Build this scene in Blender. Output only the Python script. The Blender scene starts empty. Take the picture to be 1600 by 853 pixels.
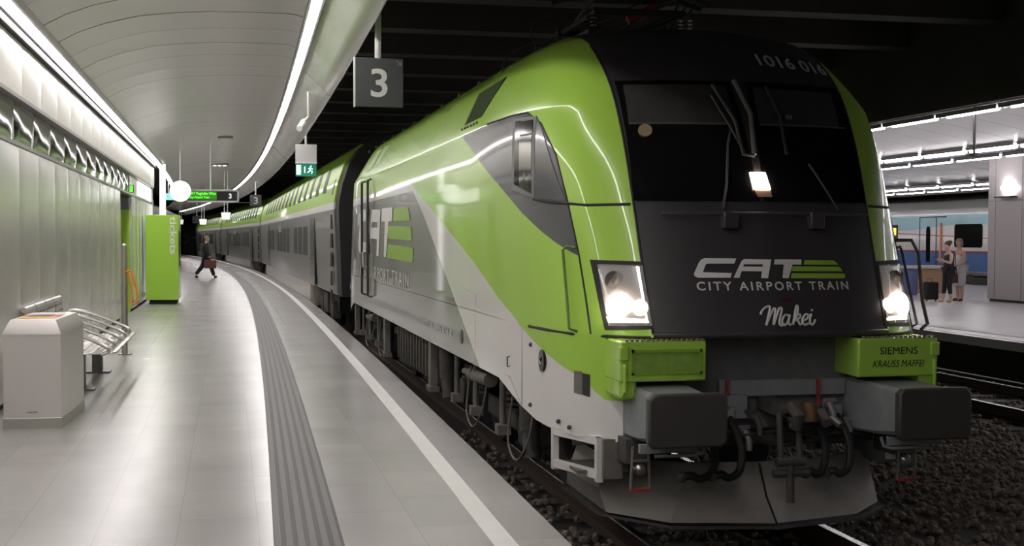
import bpy, bmesh, math, random
from math import *
from mathutils import Vector, Matrix
random.seed(7)
SC = bpy.context.scene
COL = SC.collection

# ---------------------------------------------------------------- camera, world, exposure
F = 2037.0; YAW = 12.258; PITCH = -1.973; ROLL = 0.16; SHY = 16.8
cam = bpy.data.cameras.new('camera'); camo = bpy.data.objects.new('camera', cam); COL.objects.link(camo)
cam.sensor_width = 36; cam.sensor_fit = 'HORIZONTAL'; cam.lens = F/1600*36; cam.shift_y = SHY/1600
cam.clip_start = 0.05; cam.clip_end = 400
_y, _p, _r = radians(YAW), radians(PITCH), radians(ROLL)
fw = Vector((sin(_y)*cos(_p), cos(_y)*cos(_p), sin(_p))); rt = Vector((cos(_y), -sin(_y), 0)); up = rt.cross(fw)
R_ = rt*cos(_r)+up*sin(_r); U_ = -rt*sin(_r)+up*cos(_r)
M = Matrix.Identity(4)
for i in range(3):
    M[i][0] = R_[i]; M[i][1] = U_[i]; M[i][2] = -fw[i]
M[0][3], M[1][3], M[2][3] = -3.759, -7.921, 2.223
camo.matrix_world = M
SC.camera = camo
w = bpy.data.worlds.new('world'); SC.world = w; w.use_nodes = True
w.node_tree.nodes['Background'].inputs[0].default_value = (.9, .95, 1, 1)
w.node_tree.nodes['Background'].inputs[1].default_value = 0.05
SC.view_settings.view_transform = 'Standard'; SC.view_settings.look = 'None'
SC.view_settings.gamma = 1; SC.view_settings.use_curve_mapping = False
SC.view_settings.exposure = 0.0
TUBE_LEFT = 25.0; TUBE_RIGHT = 32.0; TUBE_OPP = 23.0

# ---------------------------------------------------------------- material helpers
def mat(name, col, rough=.5, metal=0, emit=None, es=0, spec=.5, coat=0, bump=None, noise=None):
    m = bpy.data.materials.new(name); m.use_nodes = True
    nt = m.node_tree; b = nt.nodes['Principled BSDF']
    b.inputs['Base Color'].default_value = (*col, 1); b.inputs['Roughness'].default_value = rough
    b.inputs['Metallic'].default_value = metal; b.inputs['Specular IOR Level'].default_value = spec
    b.inputs['Coat Weight'].default_value = coat; b.inputs['Coat Roughness'].default_value = .04
    if emit:
        b.inputs['Emission Color'].default_value = (*emit, 1); b.inputs['Emission Strength'].default_value = es
    tc = None
    if noise or bump:
        tc = nt.nodes.new('ShaderNodeTexCoord')
    if noise:   # (scale, amount)
        n = nt.nodes.new('ShaderNodeTexNoise'); n.inputs['Scale'].default_value = noise[0]; n.inputs['Detail'].default_value = 5
        nt.links.new(tc.outputs['Object'], n.inputs['Vector'])
        mx = nt.nodes.new('ShaderNodeMix'); mx.data_type = 'RGBA'
        a = noise[1]
        mx.inputs['A'].default_value = (*[max(0, c*(1-a)) for c in col], 1); mx.inputs['B'].default_value = (*[min(1, c*(1+a)) for c in col], 1)
        nt.links.new(n.outputs['Fac'], mx.inputs['Factor']); nt.links.new(mx.outputs['Result'], b.inputs['Base Color'])
    if bump:    # (scale, strength)
        n = nt.nodes.new('ShaderNodeTexNoise'); n.inputs['Scale'].default_value = bump[0]; n.inputs['Detail'].default_value = 2
        nt.links.new(tc.outputs['Object'], n.inputs['Vector'])
        bp = nt.nodes.new('ShaderNodeBump'); bp.inputs['Strength'].default_value = bump[1]; bp.inputs['Distance'].default_value = .05
        nt.links.new(n.outputs['Fac'], bp.inputs['Height']); nt.links.new(bp.outputs['Normal'], b.inputs['Normal'])
    return m

class N:
    """tiny math-node expression"""
    def __init__(s, nt, sock): s.nt = nt; s.s = sock
    def _op(s, op, *o, third=None):
        n = s.nt.nodes.new('ShaderNodeMath'); n.operation = op
        for i, v in enumerate((s,)+o):
            if isinstance(v, N): s.nt.links.new(v.s, n.inputs[i])
            else: n.inputs[i].default_value = v
        return N(s.nt, n.outputs[0])
    def __add__(s, o): return s._op('ADD', o)
    def __sub__(s, o): return s._op('SUBTRACT', o)
    def __mul__(s, o): return s._op('MULTIPLY', o)
    def lt(s, o): return s._op('LESS_THAN', o)
    def gt(s, o): return s._op('GREATER_THAN', o)
    def mn(s, o): return s._op('MINIMUM', o)
    def mx(s, o): return s._op('MAXIMUM', o)
    def ab(s): return s._op('ABSOLUTE')
def coords(nt):
    tc = nt.nodes.new('ShaderNodeTexCoord'); sp = nt.nodes.new('ShaderNodeSeparateXYZ')
    nt.links.new(tc.outputs['Object'], sp.inputs[0])
    return [N(nt, sp.outputs[i]) for i in range(3)]
def layers(m, base, lst):
    """lst of (mask N, colour) painted over base in order; returns the colour socket"""
    nt = m.node_tree; cur = None
    for k, c in lst:
        mx = nt.nodes.new('ShaderNodeMix'); mx.data_type = 'RGBA'
        if cur is None: mx.inputs['A'].default_value = (*base, 1)
        else: nt.links.new(cur, mx.inputs['A'])
        mx.inputs['B'].default_value = (*c, 1); nt.links.new(k.s, mx.inputs['Factor']); cur = mx.outputs['Result']
    nt.links.new(cur, nt.nodes['Principled BSDF'].inputs['Base Color'])
    return cur
def line(a, b):   # z = a0 + k*y through two (y,z) points
    k = (b[1]-a[1])/(b[0]-a[0]); return k, a[1]-k*a[0]

GREEN = (.36, .60, .075); GREY = (.15, .145, .14); WHITE = (.68, .66, .64); DARK = (.038, .036, .037)
m_green = mat('green_paint', GREEN, .22, coat=.6)
m_dark = mat('dark_grey_paint', DARK, .38)
m_black = mat('black_matt', (.012, .012, .012), .7)
m_blackg = mat('black_gloss', (.008, .008, .009), .08)
m_steel = mat('steel', (.55, .53, .5), .28, .9)
m_steeld = mat('dull_steel', (.32, .31, .30), .45, .6)
m_grey = mat('grey_paint', (.22, .24, .245), .5, noise=(9, .25))
m_under = mat('underframe_grime', (.065, .06, .055), .7, noise=(14, .5))
m_underl = mat('underframe_light_grime', (.15, .142, .125), .6, noise=(14, .4))
m_white = mat('white_paint', WHITE, .35, noise=(4, .06))
m_lit = mat('lamp_tube_glow', (1, 1, 1), .5, emit=(1, .95, .945), es=TUBE_LEFT)
m_lit2 = mat('lamp_tube_glow_edge', (1, 1, 1), .5, emit=(1, .95, .945), es=TUBE_RIGHT)
m_lito = mat('lamp_tube_glow_opposite', (1, 1, 1), .5, emit=(1, .95, .97), es=TUBE_OPP)
m_head = mat('headlight_glow', (1, 1, 1), .5, emit=(1, .80, .62), es=30)
m_headm = mat('marker_and_reflector_glow', (1, 1, 1), .5, emit=(1, .84, .70), es=6)
m_chrome = mat('reflector_chrome', (.75, .73, .7), .15, 1)
m_text = mat('lettering_white', (.62, .61, .59), .5)
m_textb = mat('lettering_black', (.01, .01, .01), .5)
m_tgreen = mat('logo_green', (.25, .42, .05), .4)
m_red = mat('red_mark', (.28, .04, .035), .6)
m_rubber = mat('rubber', (.015, .014, .014), .6)
m_glass = bpy.data.materials.new('window_glass'); m_glass.use_nodes = True
_nt = m_glass.node_tree; _b = _nt.nodes['Principled BSDF']
_b.inputs['Base Color'].default_value = (.01, .01, .01, 1); _b.inputs['Roughness'].default_value = .03
_b.inputs['Alpha'].default_value = .3; _b.inputs['Specular IOR Level'].default_value = .3
m_lens = bpy.data.materials.new('clear_lens'); m_lens.use_nodes = True
_b = m_lens.node_tree.nodes['Principled BSDF']
_b.inputs['Base Color'].default_value = (1, 1, 1, 1); _b.inputs['Roughness'].default_value = .03; _b.inputs['Alpha'].default_value = .12

# ---------------------------------------------------------------- mesh helpers
class MB:
    def __init__(s): s.v = []; s.f = []; s.m = []; s.mi = 0
    def add(s, vs, fs):
        o = len(s.v); s.v += [tuple(v) for v in vs]
        for f in fs: s.f.append([i+o for i in f]); s.m.append(s.mi)
        return s
    def box(s, x0, x1, y0, y1, z0, z1):
        return s.add([(x, y, z) for z in (z0, z1) for y in (y0, y1) for x in (x0, x1)],
                     [(0, 2, 3, 1), (4, 5, 7, 6), (0, 1, 5, 4), (2, 6, 7, 3), (0, 4, 6, 2), (1, 3, 7, 5)])
    def tube(s, pts, r, n=10, cap=True):
        pts = [Vector(p) for p in pts]; rs = r if isinstance(r, (list, tuple)) else [r]*len(pts)
        rings = []; t0 = None; nrm = None
        for i, p in enumerate(pts):
            a = pts[max(0, i-1)]; b = pts[min(len(pts)-1, i+1)]; t = (b-a).normalized()
            if nrm is None:
                nrm = t.orthogonal().normalized()
            else:
                nrm = (nrm - t*nrm.dot(t)); nrm = nrm.normalized() if nrm.length > 1e-6 else t.orthogonal().normalized()
            bn = t.cross(nrm)
            rings.append([p+(nrm*cos(2*pi*k/n)+bn*sin(2*pi*k/n))*rs[i] for k in range(n)])
        vs = [v for g in rings for v in g]; fs = []
        for i in range(len(rings)-1):
            for k in range(n): fs.append((i*n+k, i*n+(k+1) % n, (i+1)*n+(k+1) % n, (i+1)*n+k))
        if cap: fs.append(list(range(n))[::-1]); fs.append([(len(rings)-1)*n+k for k in range(n)])
        return s.add(vs, fs)
    def prism(s, poly, f, d):
        """poly: 2D points; f(u,v)->Vector; d: extrusion vector"""
        a = [Vector(f(*p)) for p in poly]; d = Vector(d); n = len(a)
        fs = [list(range(n))[::-1], list(range(n, 2*n))]+[(i, (i+1) % n, n+(i+1) % n, n+i) for i in range(n)]
        return s.add(a+[p+d for p in a], fs)
    def ball(s, c, r, n=12, sc=(1, 1, 1)):
        c = Vector(c); vs = [c+Vector((0, 0, -r*sc[2]))]; m = n//2
        for i in range(1, m):
            th = pi*i/m
            for k in range(n): vs.append(c+Vector((r*sc[0]*sin(th)*cos(2*pi*k/n), r*sc[1]*sin(th)*sin(2*pi*k/n), -r*sc[2]*cos(th))))
        vs.append(c+Vector((0, 0, r*sc[2]))); L = len(vs)-1; fs = []
        for k in range(n): fs.append((0, 1+(k+1) % n, 1+k)); fs.append((L, L-n+k, L-n+(k+1) % n))
        for i in range(m-2):
            for k in range(n): a = 1+i*n+k; b = 1+i*n+(k+1) % n; fs.append((a, b, b+n, a+n))
        return s.add(vs, fs)
    def grid(s, P, closed=False):
        nr = len(P); nc = len(P[0]); fs = []
        for i in range(nr-1):
            for j in range(nc-1 if not closed else nc):
                j2 = (j+1) % nc; fs.append((i*nc+j, i*nc+j2, (i+1)*nc+j2, (i+1)*nc+j))
        return s.add([p for r in P for p in r], fs)
    def build(s, name, mats, parent=None, angle=35, bevel=0, recalc=True):
        me = bpy.data.meshes.new(name); me.from_pydata(s.v, [], s.f)
        mats = mats if isinstance(mats, (list, tuple)) else [mats]
        for m in mats: me.materials.append(m)
        if len(mats) > 1: me.polygons.foreach_set('material_index', s.m)
        if recalc:
            bm = bmesh.new(); bm.from_mesh(me); bmesh.ops.recalc_face_normals(bm, faces=bm.faces); bm.to_mesh(me); bm.free()
        me.polygons.foreach_set('use_smooth', [True]*len(me.polygons))
        me.set_sharp_from_angle(angle=radians(angle))
        o = bpy.data.objects.new(name, me); COL.objects.link(o)
        if bevel:
            b = o.modifiers.new('bevel', 'BEVEL'); b.width = bevel; b.segments = 2; b.limit_method = 'ANGLE'; b.angle_limit = radians(40)
        if parent is not None: attach(o, parent)
        return o
def attach(o, parent):
    o.parent = parent
    base = parent
    tot = Vector((0, 0, 0))
    while base is not None: tot += base.location; base = base.parent
    # all meshes are modelled in world coordinates; parents are only translated
    o.matrix_parent_inverse = Matrix.Translation(-tot) if parent.parent is None and parent.type == 'EMPTY' else Matrix.Identity(4)
def tag(o, label=None, cat=None, group=None, kind=None):
    if label: o['label'] = label
    if cat: o['category'] = cat
    if group: o['group'] = group
    if kind: o['kind'] = kind
    return o
def thing(name, label, cat, loc=(0, 0, 0), group=None):
    o = bpy.data.objects.new(name, None); COL.objects.link(o); o.location = loc; o.empty_display_size = .2
    return tag(o, label, cat, group)
def copy_tree(o, parent=None):
    c = o.copy(); COL.objects.link(c)
    if parent is not None:
        c.parent = parent; c.matrix_parent_inverse = o.matrix_parent_inverse.copy()
    for ch in list(o.children):
        if ch is not c: copy_tree(ch, c)
    return c
def struct(o): o['kind'] = 'structure'; return o
def text_mesh(s, size, align='LEFT', spacing=1.0, shear=0, bold=0):
    cu = bpy.data.curves.new('t', 'FONT'); cu.body = s; cu.size = size; cu.align_x = align
    cu.space_character = spacing; cu.shear = shear; cu.offset = bold; cu.resolution_u = 4
    ob = bpy.data.objects.new('t', cu); COL.objects.link(ob)
    bpy.context.view_layer.update()
    me = bpy.data.meshes.new_from_object(ob.evaluated_get(bpy.context.evaluated_depsgraph_get()))
    vs = [tuple(v.co) for v in me.vertices]; fs = [list(p.vertices) for p in me.polygons]
    bpy.data.objects.remove(ob); bpy.data.meshes.remove(me)
    return vs, fs
def put_text(name, s, size, fn, m, parent, width=None, align='LEFT', spacing=1.0, shear=0, bold=0):
    """fn(u,v) -> world point; width scales the text to an exact width"""
    vs, fs = text_mesh(s, size, align, spacing, shear, bold)
    if width:
        x0 = min(v[0] for v in vs); x1 = max(v[0] for v in vs); k = width/(x1-x0); vs = [((v[0]-x0)*k, v[1], 0) for v in vs]
    # one mesh per word: a wide gap between glyphs starts a new word
    spans = sorted((min(vs[i][0] for i in f), max(vs[i][0] for i in f)) for f in fs); cuts = []; e = spans[0][1]
    gaps = []
    for a, c in spans[1:]:
        if a > e: gaps.append((a-e, (a+e)/2))
        e = max(e, c)
    nsp = s.count(' ')
    if nsp: cuts = sorted(g[1] for g in sorted(gaps)[-nsp:])
    o = None
    for k in range(len(cuts)+1):
        lo = cuts[k-1] if k else -1e9; hi = cuts[k] if k < len(cuts) else 1e9
        b = MB(); b.add([fn(v[0], v[1]) for v in vs], [f for f in fs if lo <= vs[f[0]][0] < hi])
        used = sorted(set(i for f in b.f for i in f)); mp_ = {u: i for i, u in enumerate(used)}
        b.v = [b.v[i] for i in used]; b.f = [[mp_[i] for i in f] for f in b.f]
        o = b.build(name, m, parent, recalc=False)
    return o

def curve_off(y):            # sideways drift of platform and track
    return -(26-y)**2/2500 if y < 26 else -(y-26)**2/1600
def track_off(y):
    return 0 if y < 22 else -(y-26)**2/1600*min(1, (y-22)/8)

# ================================================================ STRUCTURE
ys = [-14+i*1.0 for i in range(154)]
# --- platform floor (near)
mf = mat('platform_stone', (.40, .385, .37), .2, spec=.35)
nt = mf.node_tree; tc = nt.nodes.new('ShaderNodeTexCoord'); bk = nt.nodes.new('ShaderNodeTexBrick')
mp = nt.nodes.new('ShaderNodeMapping'); mp.inputs['Rotation'].default_value = (0, 0, radians(90))
bk.inputs['Color1'].default_value = (.385, .365, .355, 1); bk.inputs['Color2'].default_value = (.345, .33, .32, 1)
bk.inputs['Mortar'].default_value = (.27, .26, .25, 1); bk.inputs['Scale'].default_value = 1; bk.inputs['Mortar Size'].default_value = .003
bk.inputs['Mortar Smooth'].default_value = .6
bk.inputs['Brick Width'].default_value = .9; bk.inputs['Row Height'].default_value = .45
nt.links.new(tc.outputs['Object'], mp.inputs[0]); nt.links.new(mp.outputs[0], bk.inputs[0]); 
ns = nt.nodes.new('ShaderNodeTexNoise'); ns.inputs['Scale'].default_value = 1.3; ns.inputs['Detail'].default_value = 6
nt.links.new(tc.outputs['Object'], ns.inputs[0])
mx = nt.nodes.new('ShaderNodeMix'); mx.data_type = 'RGBA'; mx.blend_type = 'MULTIPLY'; mx.inputs['Factor'].default_value = .22
nt.links.new(bk.outputs[0], mx.inputs['A']); nt.links.new(ns.outputs['Fac'], mx.inputs['B'])
gm = nt.nodes.new('ShaderNodeMix'); gm.data_type = 'RGBA'; gm.blend_type = 'MULTIPLY'; gm.inputs['Factor'].default_value = 0
nt.links.new(mx.outputs['Result'], nt.nodes['Principled BSDF'].inputs['Base Color'])
rr = nt.nodes.new('ShaderNodeMapRange'); rr.inputs['To Min'].default_value = .20; rr.inputs['To Max'].default_value = .30
nt.links.new(ns.outputs['Fac'], rr.inputs['Value']); nt.links.new(rr.outputs[0], nt.nodes['Principled BSDF'].inputs['Roughness'])
b = MB()
b.grid([[(-14, y, .55), (-1.64+curve_off(y), y, .55), (-1.64+curve_off(y), y, .47), (-1.72+curve_off(y), y, .46), (-1.72+curve_off(y), y, -.35)] for y in ys])
struct(b.build('floor', mf, recalc=False, angle=30))
# white safety line
def ribbon(name, x0, x1, z, m, y0=-13.9, y1=135.9, th=.004, step=1.0):
    b = MB(); n = int((y1-y0)/step)
    b.grid([[(x0+curve_off(y), y, z-.002), (x0+curve_off(y), y, z+th), (x1+curve_off(y), y, z+th), (x1+curve_off(y), y, z-.002)]
            for y in [y0+i*step for i in range(n+1)]])
    return b.build(name, m, recalc=False)
m_line = mat('line_paint', (.80, .79, .77), .5, noise=(6, .08))
tag(ribbon('safety_line', -2.06, -1.93, .55, m_line), 'white painted safety line running along the platform edge', 'floor marking')
m_tac = mat('tactile_base', (.06, .058, .056), .5, spec=.2); m_tacr = mat('tactile_rib', (.135, .13, .125), .5, spec=.2)
tac = thing('tactile_strip', 'dark ribbed tactile guide strip set into the platform floor', 'floor marking', (-3.3, 0, .55))
r0 = ribbon('strip_base', -3.24, -2.86, .5505, m_tac, th=.002); attach(r0, tac)
for k in range(6):
    x = -3.235+k*.064
    r = ribbon('rib', x, x+.036, .5515, m_tacr, th=.004); attach(r, tac)
# --- left wall: pillowed metal panels
m_wall = mat('wall_metal', (.74, .72, .68), .24, .5, bump=(1.1, .3))
m_wallu = mat('wall_upper_metal', (.62, .60, .56), .33, .45, bump=(.9, .1))
m_band = mat('wall_band_dark', (.13, .13, .125), .1, .9, bump=(.8, .15))
def panel_wall(name, x, y0, y1, z0, z1, wd, m, puff=.012, th=.1):
    b = MB(); y = y0
    while y < y1-.01:
        e = min(y+wd-.012, y1); P = []
        for i in range(9):
            t = i/8; yy = y+(e-y)*t; row = []
            for j in range(5):
                s = j/4; zz = z0+(z1-z0)*s
                q = (1-(2*t-1)**4)*(1-(2*s-1)**8)
                row.append((x+puff*q, yy, zz))
            P.append(row)
        b.grid(P)
        b.add([(x, y, z0), (x, y, z1), (x-th, y, z1), (x-th, y, z0)], [(0, 1, 2, 3)])
        b.add([(x, e, z0), (x, e, z1), (x-th, e, z1), (x-th, e, z0)], [(0, 1, 2, 3)])
        y += wd
    b.add([(x-.03, y0, z0), (x-.03, y1, z0), (x-.03, y1, z1), (x-.03, y0, z1)], [(0, 1, 2, 3)])
    return struct(b.build(name, m, recalc=False, angle=40))
panel_wall('wall_left', -5.9, -13.6, 19.6, .62, 3.17, 1.44, m_wall)
panel_wall('wall_left', -5.9, 22.7, 31.1, .62, 3.17, 1.2, m_wall)
panel_wall('wall_left', -5.86, -13.6, 31.1, 3.69, 4.24, 1.44, m_wallu)
panel_wall('wall_left', -5.95, -13.6, 22.7, 3.21, 3.65, 1.44, m_band, .03)
b = MB(); b.box(-6.0, -5.93, -13.6, 19.6, .55, .62); b.box(-6.0, -5.93, 22.7, 31.1, .55, .62)
struct(b.build('baseboard_left', m_black))
b = MB(); b.box(-6.02, -5.88, -13.6, 31.1, 3.17, 3.21); b.box(-6.02, -5.86, -13.6, 31.1, 3.65, 3.69)
struct(b.build('trim_1', m_steeld))
# recess with green side wall, returns
b = MB(); b.box(-8.6, -8.5, 19.5, 140, .55, 4.4); b.box(-8.6, -5.95, 19.45, 19.6, .55, 3.17); b.box(-8.6, -5.9, 31.1, 31.25, .55, 4.3)
b.box(-8.6, -5.95, 22.6, 22.7, .55, 3.17)
struct(b.build('wall_recess', mat('recess_grey', (.25, .25, .24), .4)))
b = MB(); b.box(-6.1, -5.94, 22.7, 31.1, 3.21, 3.69)
struct(b.build('trim_2', m_wallu))
b = MB(); b.box(-14, 4, 136, 136.4, -.3, 6); b.box(-14, -13.9, 20, 137, .5, 5)
struct(b.build('wall_end', mat('end_wall_grey', (.06, .065, .07), .5)))
# --- vault ceiling
m_ceil = mat('ceiling_metal', (.56, .54, .505), .3, .55, bump=(.7, .12))
prof = [(-5.66, 4.40), (-5.4, 4.54), (-5.1, 4.65), (-4.7, 4.75), (-4.3, 4.80), (-3.9, 4.83), (-3.4, 4.84), (-3.0, 4.84), (-2.85, 4.83), (-2.76, 4.80)]
profr = [(-2.58, 4.79), (-2.5, 4.75), (-2.3, 4.56), (-2.16, 4.42), (-2.13, 4.41), (-2.12, 4.44), (-2.12, 6.0)]
def ceil_off(x, y): return curve_off(y)*min(1, max(0, (x+5.6)/3.0)) if y < 26 else curve_off(y)
def ceiling(prof, name, m, wd=1.2, y0=-14, y1=136):
    b = MB(); y = y0; k = 0
    while y < y1:
        e = y+wd-.012; tilt = random.uniform(-.006, .006); P = []
        for i in range(4):
            yy = y+(e-y)*i/3; q = 1-(2*i/3-1)**2
            P.append([(x+ceil_off(x, yy), yy, z+.008*q+tilt*(i/3-.5)) for x, z in prof])
        b.grid(P); y += wd
    return struct(b.build(name, m, recalc=False, angle=50))
def dense(p, n=3):
    out = []
    for a, c in zip(p, p[1:]):
        for i in range(n): out.append((a[0]+(c[0]-a[0])*i/n, a[1]+(c[1]-a[1])*i/n))
    return out+[p[-1]]
ceiling(prof, 'ceiling', m_ceil)
ceiling(profr, 'ceiling', mat('ceiling_edge_metal', (.50, .49, .45), .24, .7, bump=(.5, .04)), wd=2.4)
b = MB(); b.box(-5.93, -5.80, -13.6, 31, 4.24, 4.315); struct(b.build('gap_shade_strip', m_black))  # shade of the gap below the left lights, built as a black strip
b = MB(); b.grid([[(x+curve_off(y), y, z) for x, z in [(-14, 5.2), (-3, 5.2), (-2.15, 5.2)]] for y in ys[::3]])
struct(b.build('ceiling', m_black, recalc=False))
# --- dark slab over the tracks with cross beams
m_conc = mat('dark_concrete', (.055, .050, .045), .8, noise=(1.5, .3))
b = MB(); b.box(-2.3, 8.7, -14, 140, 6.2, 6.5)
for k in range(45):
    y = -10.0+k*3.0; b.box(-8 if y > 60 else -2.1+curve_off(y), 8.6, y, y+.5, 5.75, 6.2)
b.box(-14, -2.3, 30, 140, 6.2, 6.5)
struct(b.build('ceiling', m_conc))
b = MB(); b.box(8.45, 8.7, -14, 140, 4.5, 6.4); struct(b.build('trim_3', m_conc))
# --- opposite platform
m_of = mat('opposite_floor', (.66, .64, .65), .22, noise=(1, .1))
b = MB(); b.box(8.85, 23.6, -6, 140, .40, .55); struct(b.build('floor', m_of))
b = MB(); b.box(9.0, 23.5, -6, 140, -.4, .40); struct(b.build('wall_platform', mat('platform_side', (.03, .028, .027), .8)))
b = MB(); b.box(9.55, 9.85, -6, 140, .55, .556); struct(b.build('trim_4', mat('opp_strip', (.22, .22, .22), .4)))
b = MB(); b.box(9.05, 9.2, -6, 140, .55, .556); struct(b.build('trim_5', m_line))
m_oc = mat('opposite_ceiling', (.45, .44, .44), .4, .3, bump=(.5, .15))
b = MB()
pr = [(8.6, 4.5), (9.5, 4.72), (10.8, 4.9), (12.2, 4.85), (13.4, 4.62), (13.9, 4.5), (14.4, 4.5), (15.2, 4.65), (17.5, 4.8), (20, 4.75), (21.8, 4.5), (22.4, 4.36), (22.9, 4.3), (23.1, 4.6)]
y = -6
while y < 140:
    b.grid([[(x, yy, z) for x, z in pr] for yy in (y, y+.62, y+1.23)]); y += 1.25
struct(b.build('ceiling', m_oc, recalc=False))
b = MB(); b.box(8.6, 31, -6, 140, 5.3, 5.5); b.box(22.95, 23.1, -6, 140, 3.98, 5.3); struct(b.build('ceiling', m_conc))
b = MB(); b.box(28.5, 28.9, -6, 140, -.4, 5.4); struct(b.build('wall_right', mat('far_wall', (.42, .40, .38), .6)))
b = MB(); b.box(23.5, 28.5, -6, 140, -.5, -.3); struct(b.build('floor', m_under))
b = MB(); b.box(-14, 29, -14.3, -14, -.4, 6.5); struct(b.build('wall_back', mat('back_wall_bounce', (.6, .58, .56), .7)))  # unseen end wall, made pale so it reflects light forward
# --- track bed
m_bed = mat('track_bed', (.03, .026, .023), .9, noise=(20, .6))
b = MB(); b.box(-1.75, 9.0, -14, 140, -.4, -.2); b.box(-12, -1.75, 30, 140, -.4, -.2)
struct(b.build('floor', m_bed))
ico = [(0, 0, -1), (.72, -.53, -.45), (-.28, -.85, -.45), (-.89, 0, -.45), (-.28, .85, -.45), (.72, .53, -.45), (.28, -.85, .45), (-.72, -.53, .45), (-.72, .53, .45), (.28, .85, .45), (.89, 0, .45), (0, 0, 1)]
icf = [(0, 1, 2), (1, 0, 5), (0, 2, 3), (0, 3, 4), (0, 4, 5), (1, 5, 10), (2, 1, 6), (3, 2, 7), (4, 3, 8), (5, 4, 9), (1, 10, 6), (2, 6, 7), (3, 7, 8), (4, 8, 9), (5, 9, 10), (6, 10, 11), (7, 6, 11), (8, 7, 11), (9, 8, 11), (10, 9, 11)]
b = MB(); rnd = random.Random(3)
def stone(x, y, z, s):
    a = rnd.uniform(0, 6.28); ca, sa = cos(a), sin(a); sx, sy, sz = [s*rnd.uniform(.7, 1.3) for _ in range(3)]; tl = rnd.uniform(-.6, .6)
    vs = []
    for (p, q, r) in ico:
        p *= sx*rnd.uniform(.8, 1.15); q *= sy; r *= sz*rnd.uniform(.75, 1.1); p, r = p*cos(tl)-r*sin(tl), p*sin(tl)+r*cos(tl)
        vs.append((x+p*ca-q*sa, y+p*sa+q*ca, z+r))
    b.add(vs, icf)
for i in range(15500):
    yy = rnd.uniform(-1.5, 15) if i % 4 else rnd.uniform(8, 26); x = rnd.uniform(.85, 5.9); k = rnd.random()
    if i % 10 == 0: x = rnd.uniform(-1.6, .7); yy = rnd.uniform(-3, 8)
    if i % 11 == 1: x = rnd.uniform(6.0, 8.8)
    stone(x, yy, -.20+.05*k, rnd.uniform(.022, .042))
o = b.build('ballast', mat('ballast_stone', (.20, .165, .14), .85, noise=(8, .7)), angle=20)
tag(o, 'dark brown ballast stones filling the track bed beside the rails', 'ballast', kind='stuff')
m_rail = mat('rail_steel', (.10, .07, .055), .55, .5); m_railh = mat('rail_head', (.45, .44, .43), .25, .9)
def rail(xc, off, label, y0=-12, y1=134, grp=None):
    t = thing('rail', label, 'rail', (xc, 0, -.17), grp)
    P = [(-.07, -.17), (-.07, -.155), (-.012, -.14), (-.012, -.04), (-.036, -.025), (-.036, -.006)]
    P2 = P+[(-x, z) for x, z in P[::-1]]
    b = MB(); n = int((y1-y0)/2)
    b.grid([[(xc+off(y0+i*2)+x, y0+i*2, z) for x, z in P2+[P2[0]]] for i in range(n+1)]); b.build('rail_profile', m_rail, t)
    b = MB(); b.grid([[(xc+off(y0+i*2)+x, y0+i*2, z) for x, z in [(-.036, -.006), (-.03, 0), (.03, 0), (.036, -.006)]] for i in range(n+1)])
    b.build('rail_head', m_railh, t)
rail(-.7525, track_off, 'rusty rail under the green locomotive on the platform side')
rail(.7525, track_off, 'shiny rail under the green locomotive on the ballast side')
rail(6.4, lambda y: 0, 'nearer rail of the empty track beyond the ballast')
rail(7.9, lambda y: 0, 'farther rail of the empty track below the opposite platform')
m_slp = mat('sleeper_concrete', (.06, .052, .045), .85, noise=(10, .3))
b = MB(); b.prism([(-1.3, -.2), (1.3, -.2), (1.25, -.175), (-1.25, -.175)], lambda u, v: (u, -.13, v), (0, .26, 0))
sl = b.build('sleeper', m_slp)
tag(sl, 'dark concrete sleeper under the rails of the green train', 'sleeper', 'sleepers of the near track')
sl.location = (0, -5.5, 0)
for k in range(1, 18):
    c = sl.copy(); COL.objects.link(c); c.location = (0, -5.5+.65*k, 0)
for k in range(12):
    c = sl.copy(); COL.objects.link(c); c.location = (7.15, 3+.65*k, 0)
    tag(c, 'dark concrete sleeper of the empty track below the opposite platform', 'sleeper', 'sleepers of the far track')
b = MB(); b.tube([(8.35, -6, -.02), (8.35, 60, -.02)], .018, 6)
tag(b.build('track_cable', mat('cable_grey', (.35, .35, .35), .4)), 'thin pale cable along the foot of the opposite platform', 'cable')

# ================================================================ LAMPS
def lamp_module(name, label, grp, L, m, wd=.10, h=.06, dp=.015, gap=.05):
    t = thing(name, label, 'ceiling light', (0, 0, 0), grp)
    b = MB(); b.box(-wd*.75, -wd*.5, 0, L-.01, 0, h); b.box(wd*.5, wd*.75, 0, L-.01, 0, h); b.box(-wd*.75, wd*.75, 0, L-.01, h, h+.02)
    b.build('housing', m_steeld, t)
    b = MB(); b.prism([(-wd*.5, .03), (-wd*.35, -dp*.8), (0, -dp), (wd*.35, -dp*.8), (wd*.5, .03), (0, .05)], lambda u, v: (u, .02, v), (0, L-gap, 0))
    b.build('tube', m, t)
    return t
def row(proto, xb, z, y0, y1, L, off, rotfix=True):
    y = y0; first = True
    while y < y1:
        t = proto if first else copy_tree(proto); first = False
        a = off(y); c = off(y+L); t.location = (xb+a, y, z); t.rotation_euler = (0, 0, -atan2(c-a, L)); y += L
row(lamp_module('strip_light', 'white strip light module in the row between left wall and vaulted ceiling', 'strip lights along the left wall', 1.65, m_lit, .13, .05), -5.72, 4.34, -13, 58, 1.65, lambda y: ceil_off(-5.6, y))
row(lamp_module('strip_light', 'white strip light module in the curved row near the ceiling edge above the platform', 'strip lights along the ceiling edge', 1.65, m_lit2, .11, .05), -2.67, 4.745, -13, 120, 1.65, curve_off)
z0 = lambda y: 0
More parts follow.
